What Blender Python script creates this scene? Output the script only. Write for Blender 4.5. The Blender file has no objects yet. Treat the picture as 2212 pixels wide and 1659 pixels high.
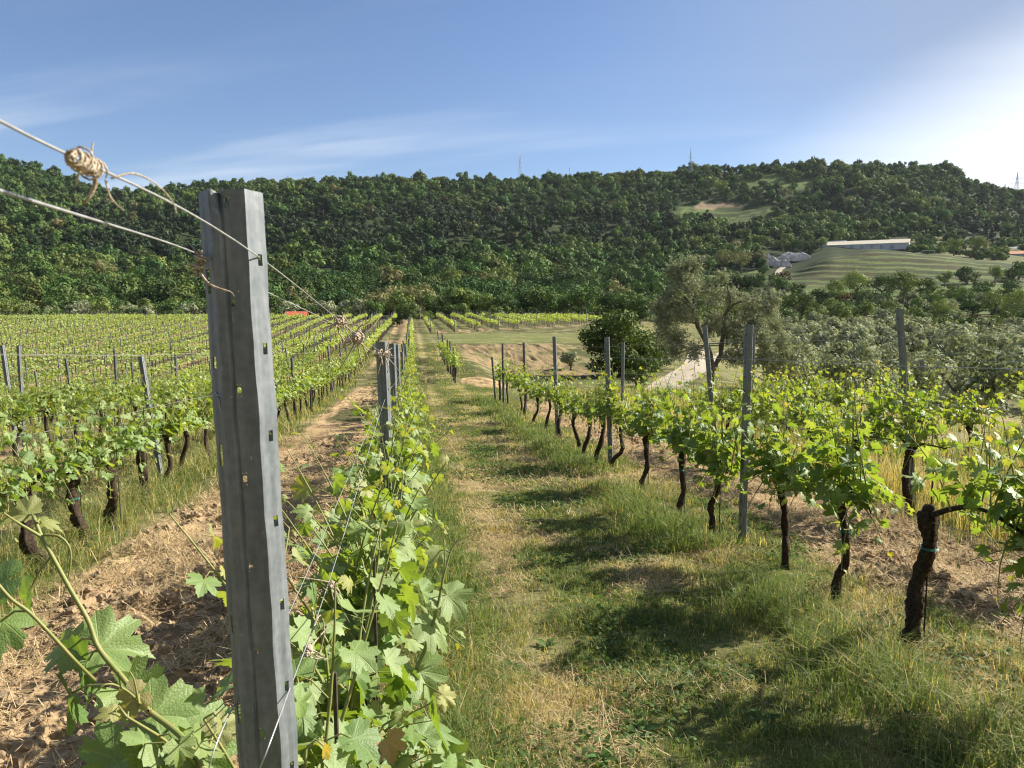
import bpy, math, random
import numpy as np
from mathutils import Vector, Matrix

S = bpy.context.scene
COL = S.collection
RNG = np.random.default_rng(7)
random.seed(7)
PI = math.pi

# ------------------------------------------------------------------ camera model
IW, IH, IF = 2212.0, 1659.0, 1661.0           # working picture size and focal length, in its pixels
CAMZ = 1.5
PITCH = math.radians(5.81)
YAW = math.radians(7.4)
FWD = np.array([math.sin(YAW), math.cos(YAW)])
RGT = np.array([math.cos(YAW), -math.sin(YAW)])


def ray(px, py):
    """direction of a picture point, scaled so that its horizontal forward distance is 1"""
    a = (px - IW / 2) / IF
    b = (IH / 2 - py) / IF
    f = math.cos(PITCH) + b * math.sin(PITCH)
    z = -math.sin(PITCH) + b * math.cos(PITCH)
    return np.array([FWD[0] + RGT[0] * a / f, FWD[1] + RGT[1] * a / f, z / f])


def at(px, py, d):
    p = ray(px, py) * d
    return np.array([p[0], p[1], p[2] + CAMZ])


def proj(P):
    P = np.asarray(P, float)
    d = P[..., 0] * FWD[0] + P[..., 1] * FWD[1]
    r = P[..., 0] * RGT[0] + P[..., 1] * RGT[1]
    z = P[..., 2] - CAMZ
    f = d * math.cos(PITCH) - z * math.sin(PITCH)
    u = d * math.sin(PITCH) + z * math.cos(PITCH)
    f = np.where(f > 0.05, f, 0.05)
    return IW / 2 + IF * r / f, IH / 2 - IF * u / f, d


def elev(py):
    """tangent of the elevation for a picture row in the middle of the picture"""
    b = (IH / 2 - np.asarray(py, float)) / IF
    return (-math.sin(PITCH) + b * math.cos(PITCH)) / (math.cos(PITCH) + b * math.sin(PITCH))


# ------------------------------------------------------------------ numeric noise
def _hash(ix, iy, seed):
    n = (ix.astype(np.int64) * 374761393 + iy.astype(np.int64) * 668265263 + seed * 974711) & 0xFFFFFFFF
    n = ((n ^ (n >> 13)) * 1274126177) & 0xFFFFFFFF
    n = n ^ (n >> 16)
    return (n & 0xFFFFFF) / float(0xFFFFFF)


def vnoise(x, y, seed=0):
    x = np.asarray(x, float); y = np.asarray(y, float)
    ix = np.floor(x); iy = np.floor(y)
    fx = x - ix; fy = y - iy
    fx = fx * fx * (3 - 2 * fx); fy = fy * fy * (3 - 2 * fy)
    a = _hash(ix, iy, seed); b = _hash(ix + 1, iy, seed)
    c = _hash(ix, iy + 1, seed); d = _hash(ix + 1, iy + 1, seed)
    return (a * (1 - fx) + b * fx) * (1 - fy) + (c * (1 - fx) + d * fx) * fy


def fbm(x, y, seed=0, octv=4, gain=0.5):
    v = 0.0; a = 1.0; t = 0.0
    for o in range(octv):
        v = v + a * vnoise(x * 2 ** o + 17.3 * o, y * 2 ** o - 9.1 * o, seed + o)
        t += a; a *= gain
    return v / t


def sstep(a, b, x):
    t = np.clip((np.asarray(x, float) - a) / (b - a), 0, 1)
    return t * t * (3 - 2 * t)


# ------------------------------------------------------------------ terrain
ROW_L1, ROW_R1, ROW_R2, ROW_R3 = -0.16, 2.53, 4.25, 6.5
ROW_GAP = 2.5
PY = np.array([-20, 0, 10, 20, 28, 36, 45, 58, 78, 105, 135, 150, 175], float)
PZ = np.array([1.2, 0, -.6, -1.2, -1.6, -1.8, -1.68, -1.36, -1.36, -1.05, -.85, -1.6, -3.6], float)
# smooth the profile a little
_py = np.linspace(-20, 175, 400)
_pz = np.interp(_py, PY, PZ)
_k = np.hanning(17); _k /= _k.sum()
_pzp = np.concatenate([np.full(8, _pz[0]), _pz, np.full(8, _pz[-1])])
_pzs = np.convolve(_pzp, _k, 'valid')
_pzs[:44] = np.interp(_py[:44], PY, PZ)

# skyline of the wood (picture x, picture y)
SKYX = np.array([-500, -200, 0, 100, 250, 400, 560, 820, 1000, 1130, 1400, 1470, 1600, 1750, 1900, 2000, 2070, 2150, 2212, 2400, 2800], float)
SKYY = np.array([345, 338, 337, 352, 402, 396, 386, 378, 380, 378, 366, 358, 350, 346, 347, 353, 376, 398, 412, 430, 450], float)
RIDGE_D = 660.0
# per picture column: (distance, picture row of the bare ground)
def _col(lst):
    a = np.array(lst, float)
    return a[:, 0], a[:, 1]
COLS = {
    -300: _col([(120, 694), (150, 694), (190, 686), (240, 648), (330, 570), (430, 492), (560, 415)]),
    450: _col([(120, 694), (150, 695), (190, 690), (240, 655), (330, 585), (430, 515), (560, 448)]),
    1000: _col([(120, 690), (150, 690), (190, 688), (240, 660), (330, 590), (430, 520), (560, 450)]),
    1400: _col([(120, 690), (150, 692), (190, 690), (240, 662), (330, 600), (430, 530), (560, 450)]),
    1560: _col([(120, 706), (150, 700), (190, 690), (240, 660), (300, 618), (350, 585), (430, 548), (560, 470)]),
    1690: _col([(120, 712), (150, 704), (190, 680), (240, 640), (270, 612), (330, 596), (345, 585), (400, 560), (430, 540), (560, 460)]),
    1800: _col([(120, 716), (150, 708), (190, 680), (240, 640), (268, 616), (322, 556), (335, 553), (400, 543), (430, 530), (560, 450)]),
    1880: _col([(120, 716), (150, 708), (190, 680), (240, 640), (265, 618), (330, 541), (345, 540), (400, 539), (430, 526), (560, 440)]),
    2000: _col([(120, 716), (150, 708), (190, 680), (240, 640), (262, 618), (320, 553), (345, 550), (400, 545), (430, 532), (560, 450)]),
    2130: _col([(120, 716), (150, 708), (190, 680), (240, 640), (265, 612), (310, 572), (345, 565), (400, 552), (430, 540), (560, 465)]),
    2212: _col([(120, 716), (150, 708), (190, 680), (240, 640), (265, 612), (310, 582), (345, 574), (400, 556), (430, 545), (560, 480)]),
    2700: _col([(120, 716), (150, 708), (190, 680), (240, 640), (265, 616), (310, 595), (345, 585), (400, 562), (430, 555), (560, 500)]),
}
CX = np.array(sorted(COLS), float)
DG = np.concatenate([np.linspace(110, 700, 296), np.linspace(705, 1000, 40)])
ZT = np.zeros((len(CX), len(DG)))
for i, cx in enumerate(CX):
    dd, yy = COLS[int(cx)]
    ysk = np.interp(cx, SKYX, SKYY) + 19
    dd = np.append(dd, RIDGE_D); yy = np.append(yy, ysk)
    z = elev(np.interp(np.minimum(DG, RIDGE_D), dd, yy)) * np.minimum(DG, RIDGE_D) + CAMZ
    z = np.where(DG > RIDGE_D, z - (DG - RIDGE_D) * 0.28, z)
    ZT[i] = z


def pxof(x, y):
    d = x * FWD[0] + y * FWD[1]
    r = x * RGT[0] + y * RGT[1]
    return IW / 2 + IF * r / np.maximum(d, 1e-3), d


def sky_corr(px, d):
    """follow the skyline between the columns"""
    s = np.interp(px, SKYX, SKYY)
    cyc = np.interp(px, CX, np.interp(CX, SKYX, SKYY))
    return -(s - cyc) / IF * np.clip((d - 400) / 260, 0, 1) * np.minimum(d, RIDGE_D)


def terr_far(x, y):
    px, d = pxof(x, y)
    px = np.clip(px, CX[0], CX[-1])
    ci = np.clip(np.searchsorted(CX, px) - 1, 0, len(CX) - 2)
    t = (px - CX[ci]) / (CX[ci + 1] - CX[ci]); t = t * t * (3 - 2 * t)
    dd = np.clip(d, DG[0], DG[-1])
    fi = np.interp(dd, DG, np.arange(len(DG)))
    i0 = np.clip(fi.astype(int), 0, len(DG) - 2); ft = fi - i0
    z0 = ZT[ci, i0] * (1 - ft) + ZT[ci, i0 + 1] * ft
    z1 = ZT[ci + 1, i0] * (1 - ft) + ZT[ci + 1, i0 + 1] * ft
    z = z0 * (1 - t) + z1 * t + sky_corr(px, d)
    # terraced fields
    tm = terrace_mask(px, d)
    q = z / 2.9
    fr = q - np.floor(q)
    zs = (np.floor(q) + np.clip((fr - 0.5) / 0.5, 0, 1)) * 2.9
    z = z + (zs - z) * tm * 0.5
    z = z + (fbm(x / 55, y / 55, 5, 3) - .5) * 22 * (1 - .95 * sstep(1780, 1920, px) * (1 - sstep(470, 560, d))) * sstep(300, 450, d) * (1 - sstep(560, 640, d)) * (1 - tm)
    return z


def terrace_mask(px, d):
    m = sstep(1675, 1720, px) * (1 - sstep(2500, 2600, px)) * sstep(258, 268, d) * (1 - sstep(334, 342, d))
    m2 = sstep(1445, 1465, px) * (1 - sstep(1630, 1670, px)) * sstep(505, 515, d) * (1 - sstep(572, 585, d))
    m3 = sstep(1500, 1530, px) * (1 - sstep(1630, 1660, px)) * sstep(292, 300, d) * (1 - sstep(345, 352, d))
    return np.maximum(np.maximum(m, m2), m3)


def terr(x, y):
    x = np.asarray(x, float); y = np.asarray(y, float)
    zn = np.interp(y, _py, _pzs) + np.clip(-5 - y, 0, None) * .55  # last term: unseen steep bank behind the camera, added to block low sky
    zn = zn - 1.5 * sstep(-3.2, -13, x) * sstep(13, 30, y) * (1 - sstep(55, 122, y))
    dep = sstep(2.9, 6.0, x) * sstep(22, 34, y) * (1 - sstep(50, 57.5 + 1.2 * (fbm(x / 1.5, y * 0 + 3, 41) - .5), y))
    zn = zn - 0.95 * dep
    xb = 9.5 + 0.17 * np.maximum(y, 0)
    zn = zn - 3.3 * sstep(xb, xb + 12, x)
    zn = zn + (fbm(x / 9, y / 9, 3, 2) - .5) * 0.22 * sstep(14, 30, y)
    px, d = pxof(x, y)
    w = sstep(126, 165, d)
    zf = terr_far(x, y)
    return zn * (1 - w) + zf * w


def T1(x, y):
    return float(terr(np.array([x]), np.array([y]))[0])


def strip(x):
    """0 in a grassed alley, 1 in a tilled one (left field, alternate alleys)"""
    k = (ROW_L1 - x) / ROW_GAP
    ki = np.floor(k)
    u = k - ki
    edge = sstep(0.10, 0.2, u) * (1 - sstep(0.74, 0.88, u))
    return np.where((ki >= 0) & (np.mod(ki, 2) == 0), edge, 0.0)


def soil_mask(x, y):
    wob = (fbm(x * 1.1, y * 0.9, 21, 3) - .5) * 0.5
    left = strip(x + wob * 0.5) * (x < ROW_L1) * (y < 138) * (1 - sstep(7, 13, y) * sstep(.46, .60, fbm(x * .7, y * .16, 22, 3)) * .9)
    right = sstep(2.75, 3.05, x + wob * .6) * (1 - sstep(3.9, 4.6, x + wob)) * (1 - sstep(20, 24, y))
    right2 = sstep(4.9, 5.3, x + wob) * (1 - sstep(6.0, 6.4, x)) * (1 - sstep(18, 22, y)) * .6
    patch = np.exp(-(((x - 3.0) / 1.2) ** 2 + ((y - 31.5) / 3.2) ** 2)) > (0.45 + wob * .5)
    bank = sstep(3.0, 3.8, x + wob) * (1 - sstep(10.2, 11.5, x)) * sstep(43.5, 46, y + wob * 3) * (1 - sstep(57.2, 58.3, y + wob * 1.5))
    ends = 0.0
    for k in range(11):
        ends = ends + np.exp(-(((x - (3.2 + 2.6 * k)) / .8) ** 2 + ((y - (83 + 2.6 * k)) / 4.5) ** 2))
    ends = (ends > 0.5 + wob) * (x > 1) * .9
    return np.clip(np.maximum.reduce([left, right, right2, patch * 1.0, bank, ends]), 0, 1)


def bank_mask(x, y):
    return sstep(3.0, 3.8, x) * (1 - sstep(10.2, 11.5, x)) * sstep(43.5, 46, y) * (1 - sstep(57.4, 58.4, y))


def micro(x, y):
    """clods and small bumps near the camera"""
    s = soil_mask(x, y)
    near = 1 - sstep(20, 45, np.hypot(x, y))
    c1 = np.abs(fbm(x * 5.5, y * 5.5, 31, 3) - .5) * 2
    c2 = fbm(x * 14, y * 14, 32, 2)
    c3 = fbm(x * 1.6, y * 1.6, 33, 3) - .5
    rough = .22 + 1.0 * sstep(.47, .64, fbm(x * .9, y * .55, 34, 3))
    h = s * near * (rough * (0.095 * (0.35 - c1) + 0.035 * (c2 - .5)) + 0.10 * c3)
    h = h + (1 - s) * near * ((fbm(x * 3, y * 3, 35, 3) - .5) * 0.07)
    bk = bank_mask(x, y)
    h = h + bk * (np.abs(fbm(x * 1.1 + y * .3, y * .4, 36, 4) - .5) * -.7 + .1)
    return h


def tz(x, y):
    return terr(x, y) + micro(x, y)


def gp(px, py, dmax=900):
    r = ray(px, py)
    d = 1.0
    prev = 1.0
    while d < dmax:
        x, y, z = r[0] * d, r[1] * d, CAMZ + r[2] * d
        if z < T1(x, y):
            break
        prev = d
        d *= 1.012
    return np.array([r[0] * d, r[1] * d, T1(r[0] * d, r[1] * d)])


# ------------------------------------------------------------------ mesh helpers
def build(name, V, F, mat=None, parent=None, attrs=None, smooth=False, mats=None, midx=None):
    V = np.asarray(V, np.float32).reshape(-1, 3)
    if not isinstance(F, (list, tuple)):
        F = [F]
    F = [np.asarray(f, np.int32) for f in F if len(f)]
    me = bpy.data.meshes.new(name)
    me.vertices.add(len(V)); me.vertices.foreach_set('co', V.ravel())
    loops = np.concatenate([f.ravel() for f in F])
    tot = np.concatenate([np.full(len(f), f.shape[1], np.int32) for f in F])
    st = np.concatenate([[0], np.cumsum(tot)[:-1]]).astype(np.int32)
    me.loops.add(len(loops)); me.loops.foreach_set('vertex_index', loops)
    me.polygons.add(len(tot)); me.polygons.foreach_set('loop_start', st); me.polygons.foreach_set('loop_total', tot)
    if smooth:
        me.polygons.foreach_set('use_smooth', np.ones(len(tot), bool))
    else:
        me.polygons.foreach_set('use_smooth', np.zeros(len(tot), bool))
    if midx is not None:
        me.polygons.foreach_set('material_index', np.asarray(midx, np.int32))
    for k, a in (attrs or {}).items():
        a = np.asarray(a, np.float32)
        if k == 'Col':
            at_ = me.attributes.new('Col', 'FLOAT_COLOR', 'POINT')
            if a.shape[1] == 3:
                a = np.hstack([a, np.ones((len(a), 1), np.float32)])
            at_.data.foreach_set('color', a.ravel())
        else:
            at_ = me.attributes.new(k, 'FLOAT_VECTOR', 'POINT')
            at_.data.foreach_set('vector', a.ravel())
    me.update(calc_edges=True)
    for m in (mats or ([mat] if mat else [])):
        me.materials.append(m)
    o = bpy.data.objects.new(name, me)
    COL.objects.link(o)
    if parent:
        o.parent = parent
    return o


def tag(o, label=None, cat=None, group=None, kind=None):
    if label: o['label'] = label
    if cat: o['category'] = cat
    if group: o['group'] = group
    if kind: o['kind'] = kind
    return o


def empty(name, loc, rz=0.0):
    o = bpy.data.objects.new(name, None)
    o.empty_display_size = .1
    COL.objects.link(o)
    o.location = [float(v) for v in loc]; o.rotation_euler = (0, 0, rz)
    return o


def copy_tree(o, parent=None):
    c = o.copy(); COL.objects.link(c)
    if parent is not None:
        c.parent = parent
    for ch in list(o.children):
        copy_tree(ch, c)
    return c


class MB:
    """collects pieces for one mesh"""
    def __init__(s):
        s.V = []; s.F = {}; s.A = {}; s.n = 0

    def add(s, V, F, **attrs):
        V = np.asarray(V, np.float32).reshape(-1, 3)
        for f in (F if isinstance(F, (list, tuple)) else [F]):
            f = np.asarray(f, np.int64)
            if len(f):
                s.F.setdefault(f.shape[1], []).append(f + s.n)
        s.V.append(V)
        for k, a in attrs.items():
            a = np.asarray(a, np.float32)
            if a.ndim == 1:
                a = np.tile(a, (len(V), 1))
            s.A.setdefault(k, []).append(a)
        s.n += len(V)
        return s

    def box(s, lo, hi, **kw):
        x0, y0, z0 = lo; x1, y1, z1 = hi
        V = [(x0, y0, z0), (x1, y0, z0), (x1, y1, z0), (x0, y1, z0), (x0, y0, z1), (x1, y0, z1), (x1, y1, z1), (x0, y1, z1)]
        F = [(0, 3, 2, 1), (4, 5, 6, 7), (0, 1, 5, 4), (1, 2, 6, 5), (2, 3, 7, 6), (3, 0, 4, 7)]
        return s.add(V, np.array(F), **kw)

    def bar(s, a, b, r, n=4, **kw):
        V, F = tube(np.array([a, b]), [r, r], n)
        return s.add(V, F, **kw)

    def obj(s, name, mat, parent=None, smooth=False):
        return build(name, np.concatenate(s.V), [np.concatenate(f) for f in s.F.values()], mat, parent,
                     {k: np.concatenate(a) for k, a in s.A.items()}, smooth)


def tube(P, R, n=6, cap=True, ecc=None):
    P = np.asarray(P, float); R = np.asarray(R, float)
    if R.ndim == 0:
        R = np.full(len(P), float(R))
    t = np.gradient(P, axis=0)
    t /= np.linalg.norm(t, axis=1, keepdims=True) + 1e-9
    ref = np.array([0.31, 0.95, 0.05]) if abs(t[:, 1]).mean() < .8 else np.array([1.0, .1, .2])
    u = np.cross(t, ref); u /= np.linalg.norm(u, axis=1, keepdims=True) + 1e-9
    v = np.cross(t, u)
    a = np.linspace(0, 2 * PI, n, endpoint=False)
    ring = (np.cos(a)[None, :, None] * u[:, None, :] + np.sin(a)[None, :, None] * v[:, None, :])
    rr = R[:, None, None] * (np.ones((len(P), n, 1)) if ecc is None else ecc[:, :, None])
    V = (P[:, None, :] + ring * rr).reshape(-1, 3)
    i = np.arange(len(P) - 1)[:, None] * n; j = np.arange(n)[None, :]
    j2 = (j + 1) % n
    F = np.stack([i + j, i + j2, i + n + j2, i + n + j], -1).reshape(-1, 4)
    Fs = [F]
    if cap:
        V = np.vstack([V, P[0:1], P[-1:]])
        k = len(P) * n
        jj = np.arange(n); jj2 = (jj + 1) % n
        b = (len(P) - 1) * n
        Fs.append(np.vstack([np.stack([np.full(n, k), jj2, jj], -1), np.stack([np.full(n, k + 1), b + jj, b + jj2], -1)]))
    return V, Fs


def smooth_path(P, n):
    """Catmull-Rom through the points"""
    P = np.asarray(P, float)
    Q = np.vstack([2 * P[0] - P[1], P, 2 * P[-1] - P[-2]])
    out = []
    for t in np.linspace(0, len(P) - 1, n):
        i = min(int(t), len(P) - 2); f = t - i
        p0, p1, p2, p3 = Q[i], Q[i + 1], Q[i + 2], Q[i + 3]
        out.append(.5 * (2 * p1 + (p2 - p0) * f + (2 * p0 - 5 * p1 + 4 * p2 - p3) * f * f + (3 * p1 - p0 - 3 * p2 + p3) * f ** 3))
    return np.array(out)


# ------------------------------------------------------------------ materials
def mat_new(name):
    m = bpy.data.materials.new(name); m.use_nodes = True
    nt = m.node_tree
    for n in list(nt.nodes): nt.nodes.remove(n)
    out = nt.nodes.new('ShaderNodeOutputMaterial')
    return m, nt, out


def nd(nt, typ, **kw):
    n = nt.nodes.new(typ)
    for k, v in kw.items():
        if k.startswith('i_'):
            n.inputs[k[2:].replace('_', ' ')].default_value = v
        else:
            setattr(n, k, v)
    return n


def math_(nt, op, a, b=None, c=None, clamp=False):
    n = nt.nodes.new('ShaderNodeMath'); n.operation = op; n.use_clamp = clamp
    for i, v in enumerate((a, b, c)):
        if v is None: continue
        if isinstance(v, (int, float)): n.inputs[i].default_value = v
        else: nt.links.new(v, n.inputs[i])
    return n.outputs[0]


def mixc(nt, fac, a, b, mode='MIX'):
    n = nt.nodes.new('ShaderNodeMix'); n.data_type = 'RGBA'; n.blend_type = mode
    for i, v in ((0, fac), (6, a), (7, b)):
        if isinstance(v, (int, float)): n.inputs[i].default_value = v
        elif isinstance(v, tuple): n.inputs[i].default_value = v if len(v) == 4 else (*v, 1)
        else: nt.links.new(v, n.inputs[i])
    return n.outputs[2]


def ramp(nt, fac, stops):
    n = nt.nodes.new('ShaderNodeValToRGB')
    while len(n.color_ramp.elements) < len(stops): n.color_ramp.elements.new(.5)
    for e, (p, c) in zip(n.color_ramp.elements, stops):
        e.position = p; e.color = c if len(c) == 4 else (*c, 1)
    nt.links.new(fac, n.inputs[0])
    return n.outputs[0]


def noise_(nt, scale, vec=None, detail=4, rough=.55):
    n = nt.nodes.new('ShaderNodeTexNoise')
    n.inputs['Scale'].default_value = scale; n.inputs['Detail'].default_value = detail; n.inputs['Roughness'].default_value = rough
    if vec is not None: nt.links.new(vec, n.inputs['Vector'])
    return n.outputs['Fac']


def objco(nt):
    return nt.nodes.new('ShaderNodeTexCoord').outputs['Object']


def geopos(nt):
    return nt.nodes.new('ShaderNodeNewGeometry').outputs['Position']


def bump_(nt, h, strength=.5, dist=.01):
    b = nt.nodes.new('ShaderNodeBump'); b.inputs['Strength'].default_value = strength; b.inputs['Distance'].default_value = dist
    nt.links.new(h, b.inputs['Height'])
    return b.outputs[0]


def principled(nt, out, color, rough=.7, metal=0.0, spec=.5, normal=None):
    p = nt.nodes.new('ShaderNodeBsdfPrincipled')
    if isinstance(color, tuple): p.inputs['Base Color'].default_value = (*color, 1)
    else: nt.links.new(color, p.inputs['Base Color'])
    if isinstance(rough, (int, float)): p.inputs['Roughness'].default_value = rough
    else: nt.links.new(rough, p.inputs['Roughness'])
    p.inputs['Metallic'].default_value = metal
    p.inputs['Specular IOR Level'].default_value = spec
    if normal is not None: nt.links.new(normal, p.inputs['Normal'])
    if out is not None: nt.links.new(p.outputs[0], out.inputs[0])
    return p


def noisy_mat(name, c0, c1, scale=8, rough=.8, spec=.3, bump=0.0, bdist=.01, metal=0.0, detail=5):
    m, nt, out = mat_new(name)
    co = objco(nt)
    f = noise_(nt, scale, co, detail)
    col = ramp(nt, f, [(.3, c0), (.7, c1)])
    nrm = bump_(nt, noise_(nt, scale * 3, co, 4), bump, bdist) if bump else None
    principled(nt, out, col, rough, metal, spec, nrm)
    return m


def foliage_mat(name, trans=.35, rough=.6, spec=.25, vary=.18, tint=(1.25, 1.15, .45)):
    """leaf-sized faces: colour of each face from its attribute, light passing through"""
    m, nt, out = mat_new(name)
    a = nd(nt, 'ShaderNodeAttribute', attribute_name='Col')
    oi = nt.nodes.new('ShaderNodeObjectInfo')
    k = math_(nt, 'MULTIPLY_ADD', oi.outputs['Random'], vary * 2, 1 - vary)
    col = mixc(nt, 1.0, a.outputs['Color'], (1, 1, 1), 'MULTIPLY')
    sc = nt.nodes.new('ShaderNodeVectorMath'); sc.operation = 'SCALE'
    nt.links.new(col, sc.inputs[0]); nt.links.new(k, sc.inputs['Scale'])
    p = principled(nt, None, sc.outputs[0], rough, 0, spec)
    t = nt.nodes.new('ShaderNodeBsdfTranslucent')
    tc = mixc(nt, 1.0, sc.outputs[0], tint, 'MULTIPLY')
    nt.links.new(tc, t.inputs[0])
    mx = nt.nodes.new('ShaderNodeMixShader'); mx.inputs[0].default_value = trans
    nt.links.new(p.outputs[0], mx.inputs[1]); nt.links.new(t.outputs[0], mx.inputs[2])
    nt.links.new(mx.outputs[0], out.inputs[0])
    return m


def vine_leaf_mat(name, near=True):
    """Col: r = shade, g = youth, b = random; luv = position on the leaf"""
    m, nt, out = mat_new(name)
    a = nd(nt, 'ShaderNodeAttribute', attribute_name='Col')
    sp = nt.nodes.new('ShaderNodeSeparateColor'); nt.links.new(a.outputs['Color'], sp.inputs[0])
    r, g, b = sp.outputs[0], sp.outputs[1], sp.outputs[2]
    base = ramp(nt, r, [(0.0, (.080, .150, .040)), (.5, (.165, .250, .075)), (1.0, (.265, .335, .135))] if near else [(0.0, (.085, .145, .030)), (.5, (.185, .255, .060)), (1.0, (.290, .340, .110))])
    young = ramp(nt, b, [(0.0, (.30, .30, .07)), (.8, (.34, .28, .10)), (1.0, (.42, .26, .16))])
    col = mixc(nt, g, base, young)
    nrm = None
    if near:
        uv = nd(nt, 'ShaderNodeAttribute', attribute_name='luv')
        sx = nt.nodes.new('ShaderNodeSeparateXYZ'); nt.links.new(uv.outputs['Vector'], sx.inputs[0])
        ax = math_(nt, 'ABSOLUTE', sx.outputs[0]); y = sx.outputs[1]
        vein = None
        for ang, wd in ((0, .022), (48, .02), (104, .016)):
            s, c = math.sin(math.radians(ang)), math.cos(math.radians(ang))
            dist = math_(nt, 'ABSOLUTE', math_(nt, 'SUBTRACT', math_(nt, 'MULTIPLY', ax, c), math_(nt, 'MULTIPLY', y, s)))
            along = math_(nt, 'ADD', math_(nt, 'MULTIPLY', ax, s), math_(nt, 'MULTIPLY', y, c))
            v = math_(nt, 'SUBTRACT', 1.0, math_(nt, 'DIVIDE', dist, wd), clamp=True)
            v = math_(nt, 'MULTIPLY', v, math_(nt, 'GREATER_THAN', along, 0.0))
            # side veins leaving the main ones
            q = math_(nt, 'FRACT', math_(nt, 'MULTIPLY', math_(nt, 'SUBTRACT', along, math_(nt, 'MULTIPLY', dist, .8)), 6.5))
            sv = math_(nt, 'MULTIPLY', math_(nt, 'LESS_THAN', q, .09), math_(nt, 'LESS_THAN', dist, .2))
            sv = math_(nt, 'MULTIPLY', math_(nt, 'MULTIPLY', sv, math_(nt, 'GREATER_THAN', along, 0.05)), .3)
            v = math_(nt, 'MAXIMUM', v, sv)
            vein = v if vein is None else math_(nt, 'MAXIMUM', vein, v)
        col = mixc(nt, math_(nt, 'MULTIPLY', vein, .34), col, (.34, .40, .14))
        vo = nt.nodes.new('ShaderNodeTexVoronoi'); vo.inputs['Scale'].default_value = 21
        nt.links.new(uv.outputs['Vector'], vo.inputs['Vector'])
        h = math_(nt, 'SUBTRACT', math_(nt, 'MULTIPLY', vo.outputs['Distance'], -.6), math_(nt, 'MULTIPLY', vein, .8))
        nrm = bump_(nt, h, .30, .004)
        blot = noise_(nt, 5, uv.outputs['Vector'], 3)
        col = mixc(nt, math_(nt, 'MULTIPLY', math_(nt, 'GREATER_THAN', blot, .70), .5), col, (.22, .20, .06))
    p = principled(nt, None, col, .52, 0, .5, nrm)
    t = nt.nodes.new('ShaderNodeBsdfTranslucent')
    tc = mixc(nt, 1.0, col, (1.95, 1.8, .40), 'MULTIPLY')
    nt.links.new(tc, t.inputs[0])
    if nrm is not None: nt.links.new(nrm, t.inputs['Normal'])
    mx = nt.nodes.new('ShaderNodeMixShader'); mx.inputs[0].default_value = .35
    nt.links.new(p.outputs[0], mx.inputs[1]); nt.links.new(t.outputs[0], mx.inputs[2])
    nt.links.new(mx.outputs[0], out.inputs[0])
    return m


def ground_mat(name, near=True):
    m, nt, out = mat_new(name)
    a = nd(nt, 'ShaderNodeAttribute', attribute_name='Col')
    pos = geopos(nt)
    if near:
        n1 = noise_(nt, 45, pos, 4, .65); n2 = noise_(nt, 190, pos, 3, .6); n3 = noise_(nt, 9, pos, 3)
        k = math_(nt, 'ADD', math_(nt, 'ADD', math_(nt, 'MULTIPLY', n1, .7), math_(nt, 'MULTIPLY', n2, .5)), math_(nt, 'MULTIPLY', n3, .5))
        k = math_(nt, 'MULTIPLY_ADD', k, 1.3, -.12)
        h = math_(nt, 'ADD', math_(nt, 'MULTIPLY', n1, 1.0), math_(nt, 'MULTIPLY', n2, .4))
        nrm = bump_(nt, h, .7, .02)
    else:
        n1 = noise_(nt, .8, pos, 4, .7); n2 = noise_(nt, .12, pos, 4)
        k = math_(nt, 'ADD', n1, n2)
        nrm = bump_(nt, n1, .6, .4)
    sc = nt.nodes.new('ShaderNodeVectorMath'); sc.operation = 'SCALE'
    nt.links.new(a.outputs['Color'], sc.inputs[0]); nt.links.new(k, sc.inputs['Scale'])
    principled(nt, out, sc.outputs[0], .95, 0, .1, nrm)
    return m


def steel_mat():
    m, nt, out = mat_new('galvanised_steel')
    co = objco(nt)
    mp = nt.nodes.new('ShaderNodeMapping'); mp.inputs['Scale'].default_value = (1, 1, .18); nt.links.new(co, mp.inputs[0])
    vo = nt.nodes.new('ShaderNodeTexVoronoi'); vo.inputs['Scale'].default_value = 95; nt.links.new(co, vo.inputs['Vector'])
    n1 = noise_(nt, 60, mp.outputs[0], 5, .65); n2 = noise_(nt, 11, co, 4)
    f = math_(nt, 'ADD', math_(nt, 'MULTIPLY', n1, .55), math_(nt, 'ADD', math_(nt, 'MULTIPLY', n2, .4), math_(nt, 'MULTIPLY', vo.outputs['Distance'], .18)))
    col = ramp(nt, f, [(.30, (.085, .102, .112)), (.55, (.15, .168, .178)), (.8, (.235, .25, .26))])
    spk = math_(nt, 'GREATER_THAN', noise_(nt, 330, mp.outputs[0], 2), .74)
    col = mixc(nt, math_(nt, 'MULTIPLY', spk, .5), col, (.55, .55, .54))
    rg = math_(nt, 'MULTIPLY_ADD', n1, .25, .45)
    nrm = bump_(nt, n1, .25, .002)
    principled(nt, out, col, rg, .35, .5, nrm)
    return m


M = {}
M['leaf'] = vine_leaf_mat('vine_leaf_near', True)
M['leaf_far'] = vine_leaf_mat('vine_leaf_far', False)
M['grass'] = foliage_mat('grass_blades', .42, .6, .25, 0.0, (1.3, 1.3, .65))
M['straw'] = foliage_mat('dry_straw', .15, .7, .25, 0.0, (1.1, 1, .8))
M['crown'] = foliage_mat('tree_leaves', .15, .7, .12, .28, (1.2, 1.2, .5))
M['olive'] = foliage_mat('olive_leaves', .25, .75, .12, .12, (1.1, 1.1, .7))
M['bark'] = noisy_mat('vine_bark', (.018, .013, .010), (.105, .075, .052), 70, .95, .15, 1.0, .012)
M['tbark'] = noisy_mat('tree_bark', (.07, .06, .05), (.19, .165, .135), 9, .95, .15, .8, .02)
M['shoot'] = noisy_mat('green_shoot', (.16, .20, .05), (.24, .22, .08), 30, .55, .35)
M['shootb'] = noisy_mat('brown_shoot', (.10, .09, .035), (.16, .16, .05), 30, .6, .35)
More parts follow.
